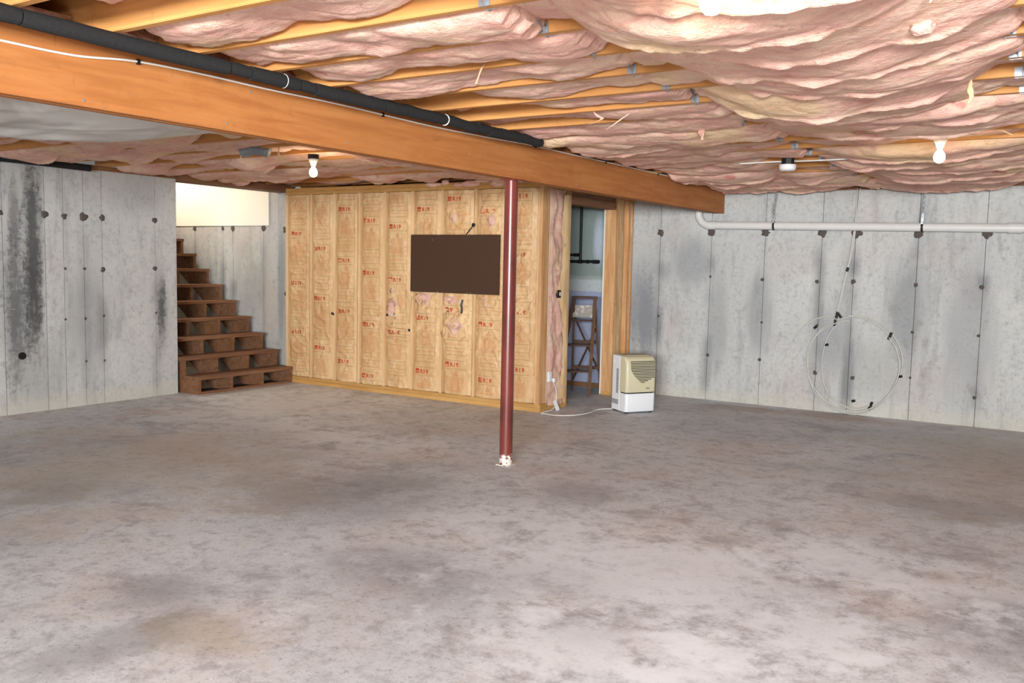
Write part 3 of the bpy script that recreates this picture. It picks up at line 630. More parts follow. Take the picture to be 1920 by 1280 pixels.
def tuft(name, c, size, seed, mat, par=None, n1=22, n2=30):
    th = np.linspace(0, PI, n1)[:, None]; ph = np.linspace(0, 2*PI, n2, endpoint=False)[None, :]
    rad = 1+.5*fbm(np.cos(ph)*1.7+np.sin(th)*2+seed, np.sin(ph)*1.7+np.cos(th)*2, seed, 4, .6)*np.sin(th)
    X = np.sin(th)*np.cos(ph)*rad*size[0]; Y = np.sin(th)*np.sin(ph)*rad*size[1]; Z = np.cos(th)*np.ones_like(ph)*rad*size[2]
    V = np.stack([X, Y, Z], -1).reshape(-1, 3)
    if par is not None: V = V+np.array(c)
    F = []
    for a in range(n1-1):
        for b_ in range(n2): F.append((a*n2+b_, a*n2+(b_+1) % n2, (a+1)*n2+(b_+1) % n2, (a+1)*n2+b_)[::-1])
    o = npmesh(name, V, F, mat, par)
    if par is None: o.location = c
    return o
for j, (x, z, a, b_) in enumerate([(-6.69, 1.0, .05, .09), (-6.24, 1.15, .07, .04), (-5.88, 1.15, .06, .03), (-6.15, 1.08, .03, .04), (-5.77, .87, .05, .05), (-5.70, 1.13, .03, .03)]):
    tuft('insulation_tuft', (x, YI-.004, z), (a, .022, b_), 30+j, M['glass_pink_wall'], wi)
for x, z in ((-7.62, .905), (-6.75, .93), (-6.42, .77), (-7.605, .90)): tuft('dark_spot', (x, YI-.004, z), (.018, .01, .016), 5, M['grey_slot'], wi, 8, 10)  # small dark lumps set on the kraft facing
# small pink scraps above the top plate
for j, x in enumerate(np.arange(-6.1, -4.8, .17)): tuft('insulation_tuft', (x, YI+.0, 2.415+.02*math.sin(j*2)), (.10+.05*math.sin(j*5), .03, .028+.015*math.sin(j*3)), 60+j, M['glass_pink'], wi, 14, 18)

# brown board with its hanging wire
bd = empty('wall_board', (-5.79, 7.975, 1.216)); tag(bd, 'dark brown hardboard sheet nailed across the insulated studs behind the red post', 'board')
bdm = MB().prism([(-6.39, 7.968), (-5.18, 7.960), (-5.18, 7.973), (-6.39, 7.981)], 1.216, 1.86).build('sheet', M['panel'], bd, bevel=.001)
for x, z in [(-6.38, 1.85), (-6.0, 1.853), (-5.6, 1.853), (-5.2, 1.85), (-6.38, 1.225), (-6.0, 1.224), (-5.6, 1.224), (-5.2, 1.225), (-6.08, 1.80), (-5.55, 1.23)]:
    MB().tube([(x, 7.972, z), (x, 7.9615, z)], .005, 8).build('nail_head', M['galv'], bd)
wl_ = MB().tube(spline([(-5.62, 7.965, 1.86), (-5.58, 7.955, 1.90), (-5.54, 7.96, 1.945), (-5.53, 7.965, 1.96)]), .005, 6)
wo = wl_.build('loose_wire', M['black']); tag(wo, 'short black wire end sticking out above the brown board', 'wire')
tuft('wire_cap', (-5.525, 7.962, 1.965), (.022, .015, .02), 3, M['black'], wo, 8, 10)
st = MB().tube(spline([(-5.655, 7.965, 1.15), (-5.665, 7.955, 1.09), (-5.66, 7.96, 1.045), (-5.668, 7.965, 1.0)]), .010, 6).build('loose_wire', M['black']); tag(st, 'thick black wire stub hanging below the brown board', 'wire')

# ------------------------------------------------------------------ side partition with the doorway (slightly out of square)
wd_ = empty('wall_doorway', (-4.68, YI, 0)); tag(wd_, 'open stud partition with doorway at the corner of the insulated wall', kind='structure')
ang = math.atan(.04); Ms = Matrix.Translation((-4.68, YI, 0)) @ Matrix.Rotation(-ang, 4, 'Z')     # local: y along the wall, -x into the room behind
def sb(n, x0, x1, y0, y1, z0, z1, mat, bevel=.002): return MB().box(x0, x1, y0, y1, z0, z1, Ms).build(n, mat, wd_, loc=tuple(Ms @ Vector(((x0+x1)/2, (y0+y1)/2, z0))), bevel=bevel)
sb('bottom_plate', -.14, 0, 0, .57, 0, .04, M['plate_y']); sb('bottom_plate', -.14, 0, 1.61, 2.07, 0, .04, M['plate_y'])
sb('top_plate', -.14, 0, 0, 2.07, 2.39, 2.43, M['plate_y']); sb('top_plate', -.14, 0, .15, 2.07, 2.349, 2.389, M['plate_y'])
sb('stud', -.04, .0, -.003, .14, .041, 2.389, M['door_stud']); sb('stud', -.14, .0, .142, .150, .041, 2.349, M['drywall'])
sb('stud', -.14, 0, .532, .57, .041, 2.349, M['door_stud']); sb('stud', -.14, 0, 1.61, 1.648, .041, 2.349, M['door_stud']); sb('stud', -.14, 0, 1.65, 1.688, .041, 2.349, M['door_stud'])
sb('stud', -.14, 0, 1.93, 1.968, .041, 2.349, M['door_stud'])
sb('stud', -.14, .0, 2.03, 2.06, .041, 2.349, M['door_stud'])
sb('header', -.14, 0, .571, 1.609, 2.215, 2.30, M['tread'])
sb('header', -.14, -.01, .571, 1.609, 2.302, 2.348, M['tread'])
sb('drywall_board', -.155, -.142, .15, .556, .01, 2.38, M['drywall'], 0); sb('drywall_board', -.155, -.142, 1.61-.012, 2.05, .01, 2.38, M['drywall'], 0)
# pink batt and kraft batt in the side bays
def sidebatt(n, y0, y1, xdeep, mat, seed, amp):
    ny, nz = 20, 140; Yy = np.linspace(y0, y1, ny)[None, :]; Z = np.linspace(.042, 2.347, nz)[:, None]; e = np.abs(2*(Yy-y0)/(y1-y0)-1)
    X = xdeep-.03*e**3+amp*fbm(Yy*9, Z*4, seed, 4, .6)+amp*.6*(np.clip(1-np.abs(fbm(Yy*8+Z, Z*3, seed+4, 3))*2.5, 0, 1))*-1
    P = np.stack([X, Yy*np.ones_like(Z), Z*np.ones_like(Yy)], -1).reshape(-1, 3); Mn = np.array(Ms); P = P @ Mn[:3, :3].T+Mn[:3, 3]
    rr, cc = np.meshgrid(np.arange(nz-1), np.arange(ny-1), indexing='ij'); rr = rr.ravel(); cc = cc.ravel()
    return npmesh(n, P, np.stack([rr*ny+cc, rr*ny+cc+1, (rr+1)*ny+cc+1, (rr+1)*ny+cc], -1), mat, wd_)
sidebatt('fiberglass_batt', .151, .531, .0, M['glass_pink_wall'], 5, .03)
kb = sidebatt('kraft_facing', 1.689, 1.929, -.03, M['kraft'], 9, .008)
sidebatt('fiberglass_batt', 1.969, 2.03, -.01, M['glass_pink_wall'], 12, .012)
# torn kraft strip along the near jamb
def jstrip():
    nz = 90; zz = np.linspace(.1, 2.3, nz); w = .075+.05*fbm(zz*2.2, zz*0, 77, 4, .6)+.035*np.exp(-((zz-1.3)/.2)**2); ny = 6; V = []
    for q in range(ny):
        t = q/(ny-1); V.append(np.stack([.004+.014*math.sin(t*PI)+.008*fbm(zz*5, zz*0+q, 78, 2), .55-w*t*2.0, zz], -1))
    V = np.concatenate(V); Mn = np.array(Ms); V = V @ Mn[:3, :3].T+Mn[:3, 3]; j = np.arange(nz-1)
    F = np.concatenate([np.stack([q*nz+j, q*nz+j+1, (q+1)*nz+j+1, (q+1)*nz+j], -1) for q in range(ny-1)])
    npmesh('torn_kraft_flange', V, F, M['stud'], wd_)
jstrip()
def onside(l, z, d): return Ms @ Vector((d, l, z))
# switch box, outlet and its cord
sw = empty('switch_box', onside(.36, 1.20, .01)); tag(sw, 'black wall switch box open beside the doorway stud', 'switch')
MB().box(-.02, .022, .315, .365, 1.20, 1.285, Ms).build('box_body', M['black'], sw, bevel=.003); MB().box(.022, .026, .330, .350, 1.225, 1.262, Ms).build('toggle_plate', M['white'], sw)
ot = empty('outlet', onside(.18, .32, .01)); tag(ot, 'white wall outlet low on the pink insulation beside the doorway', 'outlet')
MB().box(.0, .026, .155, .215, .31, .42, Ms).build('cover_plate', M['white'], ot, bevel=.003)
for z in (.34, .38): MB().box(.026, .029, .170, .200, z-.012, z+.012, Ms).build('socket', M['porcelain'], ot)
cd = empty('extension_cord', onside(.2, 0, .1)); tag(cd, 'white extension cord trailing from the low outlet onto the floor', 'cord')
def P3(l, z, d): return tuple(onside(l, z, d))
MB().tube(spline([P3(.19, .34, .04), P3(.215, .29, .055), P3(.26, .2, .06), P3(.27, .12, .055), P3(.22, .05, .07), P3(.12, .02, .08), (-4.63, 7.97, .006), (-4.56, 7.95, .006), (-4.45, 7.93, .006), (-4.36, 7.98, .006), (-4.27, 8.10, .006), (-4.23, 8.3, .006), (-4.26, 8.52, .006), (-4.22, 8.64, .006), (-4.16, 8.70, .006)]), .005, 8).build('flex', M['white_cable'], cd, smooth=True)
MB().box(.04, .07, .195, .225, .31, .35, Ms).build('plug', M['white'], cd, bevel=.004)
m = MB().bar(P3(.235, .004, .10), P3(.255, .10, .04), .035, .03); m.build('cord_end', M['white'], cd, bevel=.004)

# ------------------------------------------------------------------ room behind the doorway
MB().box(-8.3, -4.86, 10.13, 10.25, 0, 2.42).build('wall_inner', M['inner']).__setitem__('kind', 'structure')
MB().box(-8.3, -4.86, 10.115, 10.13, 0, .06).build('baseboard_inner', M['tread']).__setitem__('kind', 'structure')
MB().box(-8.3, -4.86, 8.2, 10.13, 2.335, 2.35).build('ceiling_inner', M['tread']).__setitem__('kind', 'structure')
bp_ = empty('black_pipes', (-5.3, 10.06, 1.6)); tag(bp_, 'black steel plumbing pipes on the wall inside the doorway', 'pipe')
MB().tube([(-5.32, 10.06, 2.33), (-5.32, 10.06, 1.60)], .017, 12).build('riser', M['black'], bp_, auto=True)
MB().tube([(-5.62, 10.06, 1.60), (-5.05, 10.06, 1.605)], .018, 12).build('lateral', M['black'], bp_, auto=True)
MB().tube([(-5.62, 10.04, 1.685), (-5.34, 10.04, 1.685)], .014, 12).build('branch', M['black'], bp_, auto=True)
for a, b in ((-5.35, -5.29), (-5.14, -5.06), (-5.23, -5.20)): MB().tube([(a, 10.06, 1.602), (b, 10.06, 1.602)], .024, 12).build('coupling', M['black'], bp_, auto=True)
MB().tube([(-5.40, 10.04, 1.685), (-5.33, 10.04, 1.685)], .021, 12).build('coupling', M['black'], bp_, auto=True)
# wooden stepladder
u = Vector((-.46, .89, 0)); l = Vector((.89, .46, 0)); F0 = Vector((-4.985, 9.33, 0))
Ft = F0+l*.11+u*.17+Vector((0, 0, 1.17)); R0 = F0+l*.20+u*.42
la = empty('stepladder', tuple(F0)); tag(la, 'dark brown paint-spotted wooden stepladder standing inside the doorway', 'ladder')
fl_ = [F0-l*.21, F0+l*.19]; ft_ = [Ft-l*.125, Ft+l*.125]; rb_ = [R0-l*.22, R0+l*.13]
for s in (0, 1):
    MB().bar(fl_[s], ft_[s], .075, .042, tuple(l)).build('rail', M['ladder'], la, bevel=.003)
    MB().bar(rb_[s], ft_[s]+Vector((0, 0, -.04))+u*.05, .04, .022, tuple(l)).build('rear_leg', M['ladder'], la, bevel=.003)
for z in (.29, .60, .895):
    t = z/1.17; a = fl_[0].lerp(ft_[0], t); b = fl_[1].lerp(ft_[1], t)
    MB().bar(a, b, .085, .022).build('step', M['ladder'], la, bevel=.003)
MB().bar(Ft-l*.155, Ft+l*.155, .12, .024).build('top_cap', M['ladder'], la, bevel=.003)
def rl(s, z): return rb_[s].lerp(ft_[s]+Vector((0, 0, -.04))+u*.05, z/1.13)
MB().bar(rl(0, .95)+u*.03, rl(1, .25)+u*.03, .035, .012).build('cross_brace', M['ladder'], la); MB().bar(rl(1, .80)+u*.045, rl(0, .12)+u*.045, .035, .012).build('cross_brace', M['ladder'], la)
for z in (.3, .62): MB().bar(rl(0, z), rl(1, z), .02, .035).build('rear_rung', M['ladder'], la)
p = fl_[0].lerp(ft_[0], .83); q = fl_[1].lerp(ft_[1], .83); MB().bar(p+u*.10+Vector((0, 0, .03)), q+u*.10-l*.02+Vector((0, 0, .03)), .03, .15).build('bucket_shelf', M['shelf'], la, bevel=.003)

# ------------------------------------------------------------------ staircase
so = empty('staircase', (-8.4, 7.3, 0)); tag(so, 'open riser wooden staircase climbing beside the left concrete wall', 'stairs')
Y0, Y1, RUN, RISE, XF = 6.56, 8.0, .262, .2, -8.29
for n in range(12):
    xf = XF-RUN*n; zt = RISE*(n+1); ya = Y0 if n < 1 else 6.52
    MB().box(xf-.285, xf, ya, Y1, zt-.036, zt).build('tread', M['tread'], so, loc=(xf, Y0, zt-.036), bevel=.004)
for yc in (6.585, 7.04, 7.51, 7.975):
    poly = []
    for n in range(12):
        xf = XF-RUN*n-.014; poly += [(xf, RISE*n-(.0 if n == 0 else .036)), (xf, RISE*(n+1)-.037)]
    xe = XF-RUN*12; poly += [(xe, 2.363), (xe-.02, 2.363), (xe-.02, 2.1), (XF-.36, 0.0)]
    vs = [(x, yc+s*.019, z) for s in (-1, 1) for x, z in poly]; n = len(poly)
    m = MB().add(vs, [tuple(range(n)), tuple(range(n, 2*n))[::-1]]+[(i, (i+1) % n, n+(i+1) % n, n+i) for i in range(n)])
    m.build('stringer', M['tread'], so, loc=(XF, yc, 0))
MB().box(XF-.30, XF-.012, Y0-.0, Y0+.004, 0, .163).build('side_board', M['tread'], so)
MB().box(XF-.06, XF-.005, Y0+.045, Y1-.045, 0, .028).build('floor_cleat', M['tread'], so)
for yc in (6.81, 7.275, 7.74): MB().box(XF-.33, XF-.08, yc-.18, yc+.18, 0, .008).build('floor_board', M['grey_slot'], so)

# ------------------------------------------------------------------ dehumidifier
de = empty('dehumidifier', (-3.9, 8.5, 0)); tag(de, 'white and yellowed plastic dehumidifier standing by the far concrete wall', 'dehumidifier')
Md = Matrix(((.552, -.834, 0, -3.905), (.834, .552, 0, 8.50), (0, 0, 1, 0), (0, 0, 0, 1)))
def rpoly(x0, x1, y0, y1, r, corners=(1, 1, 1, 1), n=6):
    P = []
    for k, (cx_, cy_, a0) in enumerate(((x0, y0, PI), (x1, y0, 1.5*PI), (x1, y1, 0), (x0, y1, .5*PI))):
        if corners[k]:
            ox = cx_+(r if cx_ == x0 else -r); oy = cy_+(r if cy_ == y0 else -r)
            P += [(ox+math.cos(a0+i*PI/2/n)*r, oy+math.sin(a0+i*PI/2/n)*r) for i in range(n+1)]
        else: P.append((cx_, cy_))
    return P
WD = .365
rear = MB().prism(rpoly(0, WD, .135, .30, .012), .02, .605, Md).build('rear_housing', M['white'], de, bevel=.004)
# hood: stacked rounded sections, leaning back to the top
def loft(secs, name, mat, par):
    m = MB(); n = len(secs[0][0]); vs = []
    for poly, z in secs: vs += [tuple(Md @ Vector((x, y, z))) for x, y in poly]
    fs = [tuple(range(n))[::-1], tuple(range((len(secs)-1)*n, len(secs)*n))]
    for s in range(len(secs)-1): fs += [(s*n+i, s*n+(i+1) % n, (s+1)*n+(i+1) % n, (s+1)*n+i) for i in range(n)]
    return m.add(vs, fs).build(name, mat, par, auto=True)
hood = loft([(rpoly(0, WD, y0, .136, .03, (1, 1, 0, 0)), z) for z, y0 in ((.225, .006), (.235, .0), (.40, .0), (.50, .004), (.555, .014), (.585, .032), (.602, .060), (.606, .09))], 'hood', M['cream'], de)
bucket = loft([(rpoly(.001, WD-.001, y0, .136, .03, (1, 1, 0, 0)), z) for z, y0 in ((.018, .012), (.03, .004), (.205, .0), (.212, .004))], 'water_bucket', M['white'], de)
loft([(rpoly(.01, WD-.01, .012, .136, .03, (1, 1, 0, 0)), z) for z in (.211, .226)], 'bucket_gap', M['grey_slot'], de)
MB().box(.03, .33, .10, .27, .606, .612, Md).build('control_panel', plain('faded_grey_panel', 'b5aa8e', .5), de, bevel=.003)
for q in range(14):
    z = .548-q*.0170; t = q/13; xs = .050+.22*max(0, t-.30)**1.6; xe = .345 if q < 11 else .345-.04*(q-10)
    d = 0 if z < .5 else (.004+(z-.5)*.15)
    MB().box(xs, xe, -.0035+d, .006+d, z, z+.0085, Md).build('grille_slot', M['grey_slot'], hood)
    MB().box(xs-.004, xe+.004, -.008+d, .002+d, z+.0088, z+.0160, Md).build('grille_louvre', M['cream'], hood, bevel=.002)
MB().box(.24, .285, -.003, .001, .262, .272, Md).build('name_badge', plain('badge_grey', '6e675c', .5), de)
for q in range(17): MB().box(-.003, .001, .165, .205, .205+q*.0155, .2125+q*.0155, Md).build('side_vent_slot', M['grey_slot'], rear)
for q in range(4): MB().box(-.003, .001, .16, .285, .085+q*.013, .091+q*.013, Md).build('lower_vent_slot', M['grey_slot'], rear)
MB().box(-.004, .0, .25, .27, .53, .545, Md).build('side_clip', M['porcelain'], de)
MB().box(.015, .085, -.010, .008, .135, .152, Md).build('bucket_handle', M['porcelain'], bucket, bevel=.003)
for x, y in ((.03, .04), (.33, .04), (.03, .27), (.33, .27)): MB().tube([tuple(Md @ Vector((x, y, 0))), tuple(Md @ Vector((x, y, .022)))], .016, 12).build('foot', M['black'], de)

# ------------------------------------------------------------------ drain pipe, straps, tubing coil
dp = empty('drain_pipe', (-3.7, 9.98, 2.05)); tag(dp, 'white plastic drain pipe strapped along the far concrete wall', 'pipe')
zb0, zb1 = 2.048, 1.992
MB().tube([(-3.60, 9.98, zb0), (-.42, 9.98, 2.003), (2.8, 9.98, 1.945)], .044, 24).build('straight_run', M['pvc'], dp, auto=True)
el = [(-3.74, 9.98, 2.46), (-3.74, 9.98, 2.25), (-3.74, 9.98, 2.19)]+[(-3.60-.14*math.cos(t), 9.98, 2.19-.142*math.sin(t)) for t in np.linspace(.15, PI/2, 9)]
MB().tube(el, .044, 24).build('elbow', M['pvc'], dp, auto=True)
MB().tube([(-3.62, 9.98, zb0), (-3.54, 9.98, zb0-.001)], .050, 24).build('collar', M['pvc'], dp, auto=True)
MB().tube([(-.57, 9.98, 2.006), (-.45, 9.98, 2.004)], .051, 24).build('collar', M['pvc'], dp, auto=True)
for xs, ztop, nm in ((-2.85, 2.46, 'perforated steel strap holding the drain pipe left of the hanging tubing'), (-1.335, 2.46, 'perforated steel strap holding the drain pipe right of the hanging tubing')):
    zc = 2.048+(2.003-2.048)*(xs+3.60)/3.18
    h = empty('pipe_strap', (xs, 9.98, zc)); tag(h, nm, 'strap', 'straps on the drain pipe')
    pts = [(xs, 9.985, ztop), (xs+.004, 9.975, 2.36), (xs-.006, 9.955, 2.24), (xs-.004, 9.935, 2.15), (xs-.008, 9.932, zc+.03)]
    m = MB(); P_ = spline(pts, 6)
    for a, b in zip(P_[:-1], P_[1:]): m.bar(a, b+(b-a)*.02, .0015, .022, (1, 0, 0))
    m.build('strap_band', M['galv'], h)
    m = MB()
    for a in P_[2::3]: m.tube([a+Vector((0, -.0016, 0)), a+Vector((0, -.0022, 0))], .005, 6)
    m.build('strap_holes', M['grey_slot'], h)
    MB().tube([(xs-.008-.011, 9.98, zc), (xs-.008+.011, 9.98, zc)], .0475, 24).build('strap_loop', M['black'], h, auto=True)
cl = empty('tubing_coil', (-1.95, 10.05, .5)); tag(cl, 'loosely coiled pale tubing hung on the far concrete wall', 'tubing')
def circ(cx_, cz_, rx, rz, a0, a1, y=10.05, n=60, wob=.0, ph=0):
    return [(cx_+math.cos(t)*rx*(1+wob*math.sin(3*t+ph)), y, cz_+math.sin(t)*rz*(1+wob*math.sin(2*t+ph))) for t in np.linspace(math.radians(a0), math.radians(a1), n)]
MB().tube(spline([(-1.98, 10.05, 2.44), (-2.0, 10.055, 2.1), (-2.03, 10.055, 1.75), (-2.065, 10.055, 1.57), (-2.10, 10.055, 1.35), (-2.145, 10.055, 1.08)]), .007, 8).build('tube_run', M['pex'], cl, smooth=True)
MB().tube(spline([(-2.01, 10.06, 2.44), (-2.01, 10.04, 2.1), (-2.05, 10.06, 1.7), (-2.075, 10.06, 1.57), (-2.12, 10.06, 1.30), (-2.165, 10.06, 1.06)]), .007, 8).build('tube_run', M['pex'], cl, smooth=True)
MB().tube(circ(-1.955, .555, .49, .515, 0, 360, 10.05, 90, .02), .007, 8).build('tube_loop', M['pex'], cl, smooth=True)
MB().tube(circ(-1.97, .53, .47, .51, 95, 400, 10.035, 80, .03, 1), .007, 8).build('tube_loop', M['pex'], cl, smooth=True)
MB().tube(circ(-1.93, .56, .36, .50, 120, 300, 10.04, 50, .03, 2), .007, 8).build('tube_loop', M['pex'], cl, smooth=True)
MB().tube(spline([(-2.61, 10.06, .76), (-2.5, 10.06, .93), (-2.35, 10.06, 1.03), (-2.15, 10.055, 1.075), (-1.9, 10.05, 1.06), (-1.68, 10.05, .95), (-1.58, 10.05, .82)]), .007, 8).build('tube_loop', M['pex'], cl, smooth=True)
MB().tube(spline([(-2.47, 10.05, .52), (-2.38, 10.045, .30), (-2.15, 10.03, .08), (-1.93, 10.02, .012), (-1.75, 10.03, .07), (-1.62, 10.04, .18)]), .007, 8).build('tube_loop', M['pex'], cl, smooth=True)
for (x, z, a, L_) in ((-2.065, 1.57, 1.3, .045), (-2.15, 1.075, 1.4, .07), (-2.12, 1.07, 2.2, .06), (-2.165, .99, 1.5, .07), (-2.37, .93, .8, .04), (-2.24, .745, .2, .035), (-1.60, .88, 1.2, .08), (-1.475, .46, .3, .035), (-1.755, .12, 1.2, .09), (-1.93, .155, .3, .035)):
    c, s = math.cos(a), math.sin(a); MB().tube([(x-c*L_/2, 10.045, z-s*L_/2), (x+c*L_/2, 10.045, z+s*L_/2)], .014, 8).build('tape_wrap', M['black'], cl)

# ------------------------------------------------------------------ lamps, alarm
def bulb_fixture(loc, label):
    x, y, z = loc; h = empty('light_fixture', loc); tag(h, label, 'light', 'bare bulb fixtures on the joists')
    MB().tube([(x, y, JB-.001), (x, y, JB-.04)], .048, 8).build('junction_box', M['black'], h)
    MB().tube([(x, y, z), (x, y, z-.012), (x, y, z-.03), (x, y, z-.055)], [.042, .042, .030, .022], 24).build('lampholder', M['porcelain'], h, auto=True)
    m = MB(); prof = [(.013, 0), (.014, .018), (.024, .030), (.033, .048), (.036, .064), (.032, .082), (.019, .096), (.002, .101)]
    m.tube([(x, y, z-.055-d) for r, d in prof], [r for r, d in prof], 20).build('bulb', M['bulb'], h, smooth=True)
bulb_fixture((-5.70, 5.74, JB-.04), 'lit bare bulb on the joists left of the timber beam')
bulb_fixture((-.80, 6.52, JB-.04), 'lit bare bulb on the joists near the right edge of the photo')
bulb_fixture((-.93, 2.52, JB-.04), 'lit bare bulb nearest the camera at the top edge of the photo')
al = empty('smoke_alarm', (-1.95, 7.15, 2.40)); tag(al, 'round white smoke alarm on a black box under the joists', 'alarm')
AX, AY = -2.02, 7.36
MB().tube([(AX, AY, JB-.001), (AX, AY, 2.40)], .052, 8).build('mounting_box', M['black'], al)
MB().tube([(AX, AY, 2.40), (AX, AY, 2.392), (AX, AY, 2.365), (AX, AY, 2.352)], [.066, .068, .066, .052], 28).build('alarm_body', M['white'], al, auto=True)
ac = MB().tube(spline([(-2.42, 7.36, 2.425), (-2.2, 7.375, 2.43), (AX, 7.40, 2.432), (-1.8, 7.39, 2.428), (-1.5, 7.38, 2.432), (-1.25, 7.38, 2.45)]), .006, 8).build('alarm_cable', M['white_cable'], smooth=True)
tag(ac, 'white cable running past the smoke alarm under the joists', 'cable')
# house wiring in the near bays
for i, (pts, mt, lb) in enumerate([([(-3.15, 2.70, 2.60), (-3.0, 2.74, 2.55), (-2.9, 2.72+.035, 2.56), (-2.75, 2.70, 2.60)], 'white_cable', 'short white cable loop over the nearest bare joist bay'),
        ([(-3.25, 3.10, 2.53), (-3.05, 3.105, 2.545), (-2.8, 3.105, 2.56), (-2.55, 3.105, 2.58)], 'white_cable', 'white cable lying along the joist face above the foam pipe'),
        ([(-3.2, 3.108, 2.57), (-3.0, 3.108, 2.58), (-2.85, 3.108, 2.59), (-2.65, 3.108, 2.60)], 'yellow_cable', 'yellow cable along the joist face above the foam pipe'),
        ([(-3.18, 3.52, 2.54), (-3.0, 3.525, 2.56), (-2.8, 3.53, 2.585)], 'white_cable', 'white cable end in the joist bay above the foam sleeves'),
        ([(-2.35, 2.695, 2.54), (-2.1, 2.70, 2.56), (-1.9, 2.70, 2.575)], 'white_cable', 'white cable along the nearest joist left of the bridging')]):
    o = MB().tube(spline(pts), .006, 8).build('house_wiring', M[mt], smooth=True); tag(o, lb, 'cable')

# ------------------------------------------------------------------ cloudy plastic sheet under the joists left of the beam
def sheet():
    nx, ny = 110, 130; U = np.linspace(0, 1, nx)[None, :]; Vv = np.linspace(0, 1, ny)[:, None]
    X = -3.70-2.75*U-.35*fbm(Vv*3, U*0, 4, 3)*U; yend = 4.25-.25*U+.15*fbm(U*4, U*0, 6, 3)
    Y = -.8+(yend+.8)*Vv
    z = JB-.012-.25*np.sin(PI*np.clip(U*1.0, 0, 1))**.8*np.sin(PI*Vv**1.6)**.6
    z = z+.03*fbm(X*1.5, Y*2.5, 8, 4)*np.sin(PI*U)*np.sin(PI*Vv)-.03*np.clip(1-np.abs(fbm(X*1.2+Y*.8, Y*1.1-X*.6, 12, 3))*3, 0, 1)*np.sin(PI*U)*np.sin(PI*Vv)
    z = np.minimum(z, JB-.008)
    V = np.stack([X*np.ones_like(Vv), Y*np.ones_like(U), z*np.ones_like(U)], -1).reshape(-1, 3)
    rr, cc = np.meshgrid(np.arange(ny-1), np.arange(nx-1), indexing='ij'); rr = rr.ravel(); cc = cc.ravel()
    o = npmesh('plastic_sheet', V, np.stack([rr*nx+cc, rr*nx+cc+1, (rr+1)*nx+cc+1, (rr+1)*nx+cc], -1), M['plastic'])
    tag(o, 'cloudy grey plastic sheet sagging under the joists left of the beam', 'plastic sheet')
sheet()
# foil duct stub
du = empty('flex_duct', (-5.9, 5.24, 2.42)); tag(du, 'grey foil flexible duct stub poking through the insulation behind the beam', 'duct')
m = MB(); m.tube([(-6.0+.22*t, 5.20+.10*t, 2.445+.03*math.sin(t*3)) for t in np.linspace(0, 1, 26)], [.052+.006*(i % 2) for i in range(26)], 20); m.build('duct_body', M['foil'], du, smooth=True)

# ------------------------------------------------------------------ dangling scraps
def scrap(pts, w, mat, label, seed):
    P_ = spline(pts, 7); n = len(P_); V = []
    for i, p in enumerate(P_):
        t = i/(n-1); ww = w*(.5+.5*math.sin(PI*min(1, t*1.1+.1)))*(1+.4*float(fbm(np.array(t*5), np.array(0.), seed, 2))); tw = 1.2*math.sin(t*3+seed)
        d = Vector((math.cos(tw), math.sin(tw)*.4, .1)).normalized(); nn = Vector((-d.y, d.x, 0))
        for q in range(5): s = (q-2)/2; V.append(p+d*(s*ww/2)+nn*(w*.18*(1-s*s)))
        for q in range(3): s = (1-q)/1.5; V.append(p+d*(s*ww/2)-nn*(w*.06))
    F = [(i*8+k, i*8+(k+1) % 8, (i+1)*8+(k+1) % 8, (i+1)*8+k) for i in range(n-1) for k in range(8)]+[tuple(range(8)), tuple(range((n-1)*8, n*8))]
    m = MB(); m.add(V, F); o = m.build('insulation_scrap', mat, loc=tuple(P_[0]), smooth=True); tag(o, label, 'insulation', 'scraps hanging from the ceiling insulation'); return o
SC = plain('curled_scrap_paper', 'e0b48a', .8)
scrap([(-2.42, 3.55, 2.49), (-2.43, 3.54, 2.46), (-2.44, 3.53, 2.42), (-2.45, 3.53, 2.395)], .035, SC, 'curled tan paper scrap dangling from a joist above the foam pipe', 3)
scrap([(-2.50, 4.84, 2.47), (-2.46, 4.82, 2.44), (-2.43, 4.82, 2.42), (-2.5, 4.80, 2.39)], .025, M['glass_pink'], 'twisted pink wisp hanging left of the bridging above the post', 5)
scrap([(-2.28, 4.88, 2.45), (-2.32, 4.86, 2.42), (-2.38, 4.85, 2.38), (-2.42, 4.85, 2.36)], .02, M['glass_pink'], 'thin slanting pink wisp right beside the twisted one', 8)
scrap([(-2.10, 5.60, 2.46), (-2.10, 5.59, 2.43), (-2.09, 5.58, 2.40), (-2.09, 5.58, 2.375)], .06, M['glass_pink'], 'fat pink tuft drooping below the joists in the middle bays', 9)
scrap([(-.45, 4.55, 2.42), (-.45, 4.54, 2.38), (-.44, 4.53, 2.34), (-.45, 4.53, 2.31)], .03, SC, 'pale twisted strip hanging above the right hand bulb', 11)
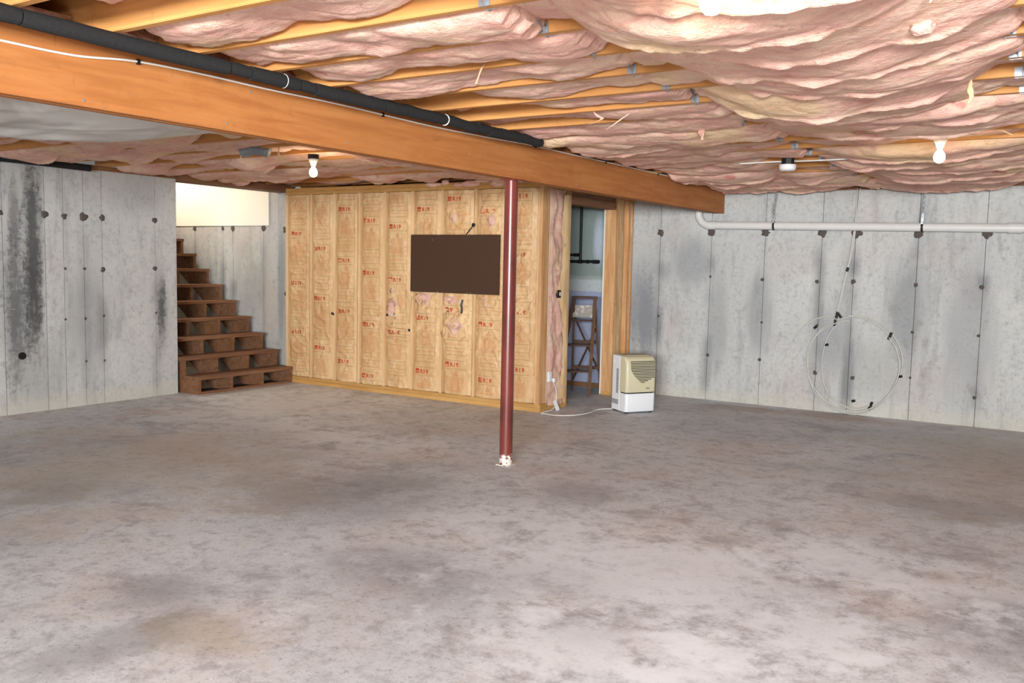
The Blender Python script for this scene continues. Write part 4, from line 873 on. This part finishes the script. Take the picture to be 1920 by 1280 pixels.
scrap([(-.42, 3.16, 2.46), (-.43, 3.15, 2.44), (-.44, 3.14, 2.40)], .02, M['glass_pink'], 'thin thread holding the pink lump at the right edge', 13)
scrap([(-6.05, 5.25, 2.475), (-6.05, 5.24, 2.42), (-6.06, 5.23, 2.375)], .03, M['glass_pink'], 'small wisp hanging below the foil duct', 15)
scrap([(-5.6, 5.25, 2.475), (-5.6, 5.24, 2.42), (-5.61, 5.28, 2.37)], .03, SC, 'pale wisp hanging between the foil duct and the bulb', 17)
scrap([(-3.05, 2.42, 2.56), (-3.06, 2.41, 2.53), (-3.055, 2.40, 2.47)], .035, M['drywall'], 'white curled scrap hanging beside the nearest joist', 19)
t = tuft('insulation_scrap', (-.50, 3.42, 2.40), (.042, .04, .03), 8, M['glass_pink']); tag(t, 'round pink lump of loose insulation hanging at the right edge', 'insulation', 'scraps hanging from the ceiling insulation')

for i_, (a_, b_, lb_) in enumerate([((-4.9, 5.25, 2.469), (-4.2, 5.25, 2.469), 'stringy pale fibre drooping beside the beam left of the bulb'),
        ((-5.35, 4.83, 2.469), (-4.7, 5.25, 2.469), 'thin pale fibre strung between joists above the left bulb')]):
    pa, pb = Vector(a_), Vector(b_); ps = [pa.lerp(pb, t)+Vector((0, .02*math.sin(t*PI*3), -.03*math.sin(t*PI)-.010*math.sin(t*PI*5)*math.sin(t*PI))) for t in np.linspace(0, 1, 14)]
    o = MB().tube(spline(ps, 4), .0028, 6).build('loose_fibre', SC, smooth=True); tag(o, lb_, 'fibre')
for i_, (x_, y_) in enumerate([(-.95, 6.30), (-.70, 6.28), (-1.15, 6.33), (-.50, 6.30), (-1.35, 6.31)]):
    scrap([(x_, y_, 2.46), (x_+.03, y_-.01, 2.44), (x_+.08, y_-.01, 2.425), (x_+.13, y_, 2.40+.01*(i_ % 3))], .03, SC, ['pale torn paper shred just above the right hand bulb', 'pale paper shred right of the right hand bulb', 'pale paper shred left of the right hand bulb', 'pale paper shred farthest right of the right hand bulb', 'pale paper shred farthest left of the right hand bulb'][i_], 31+i_)
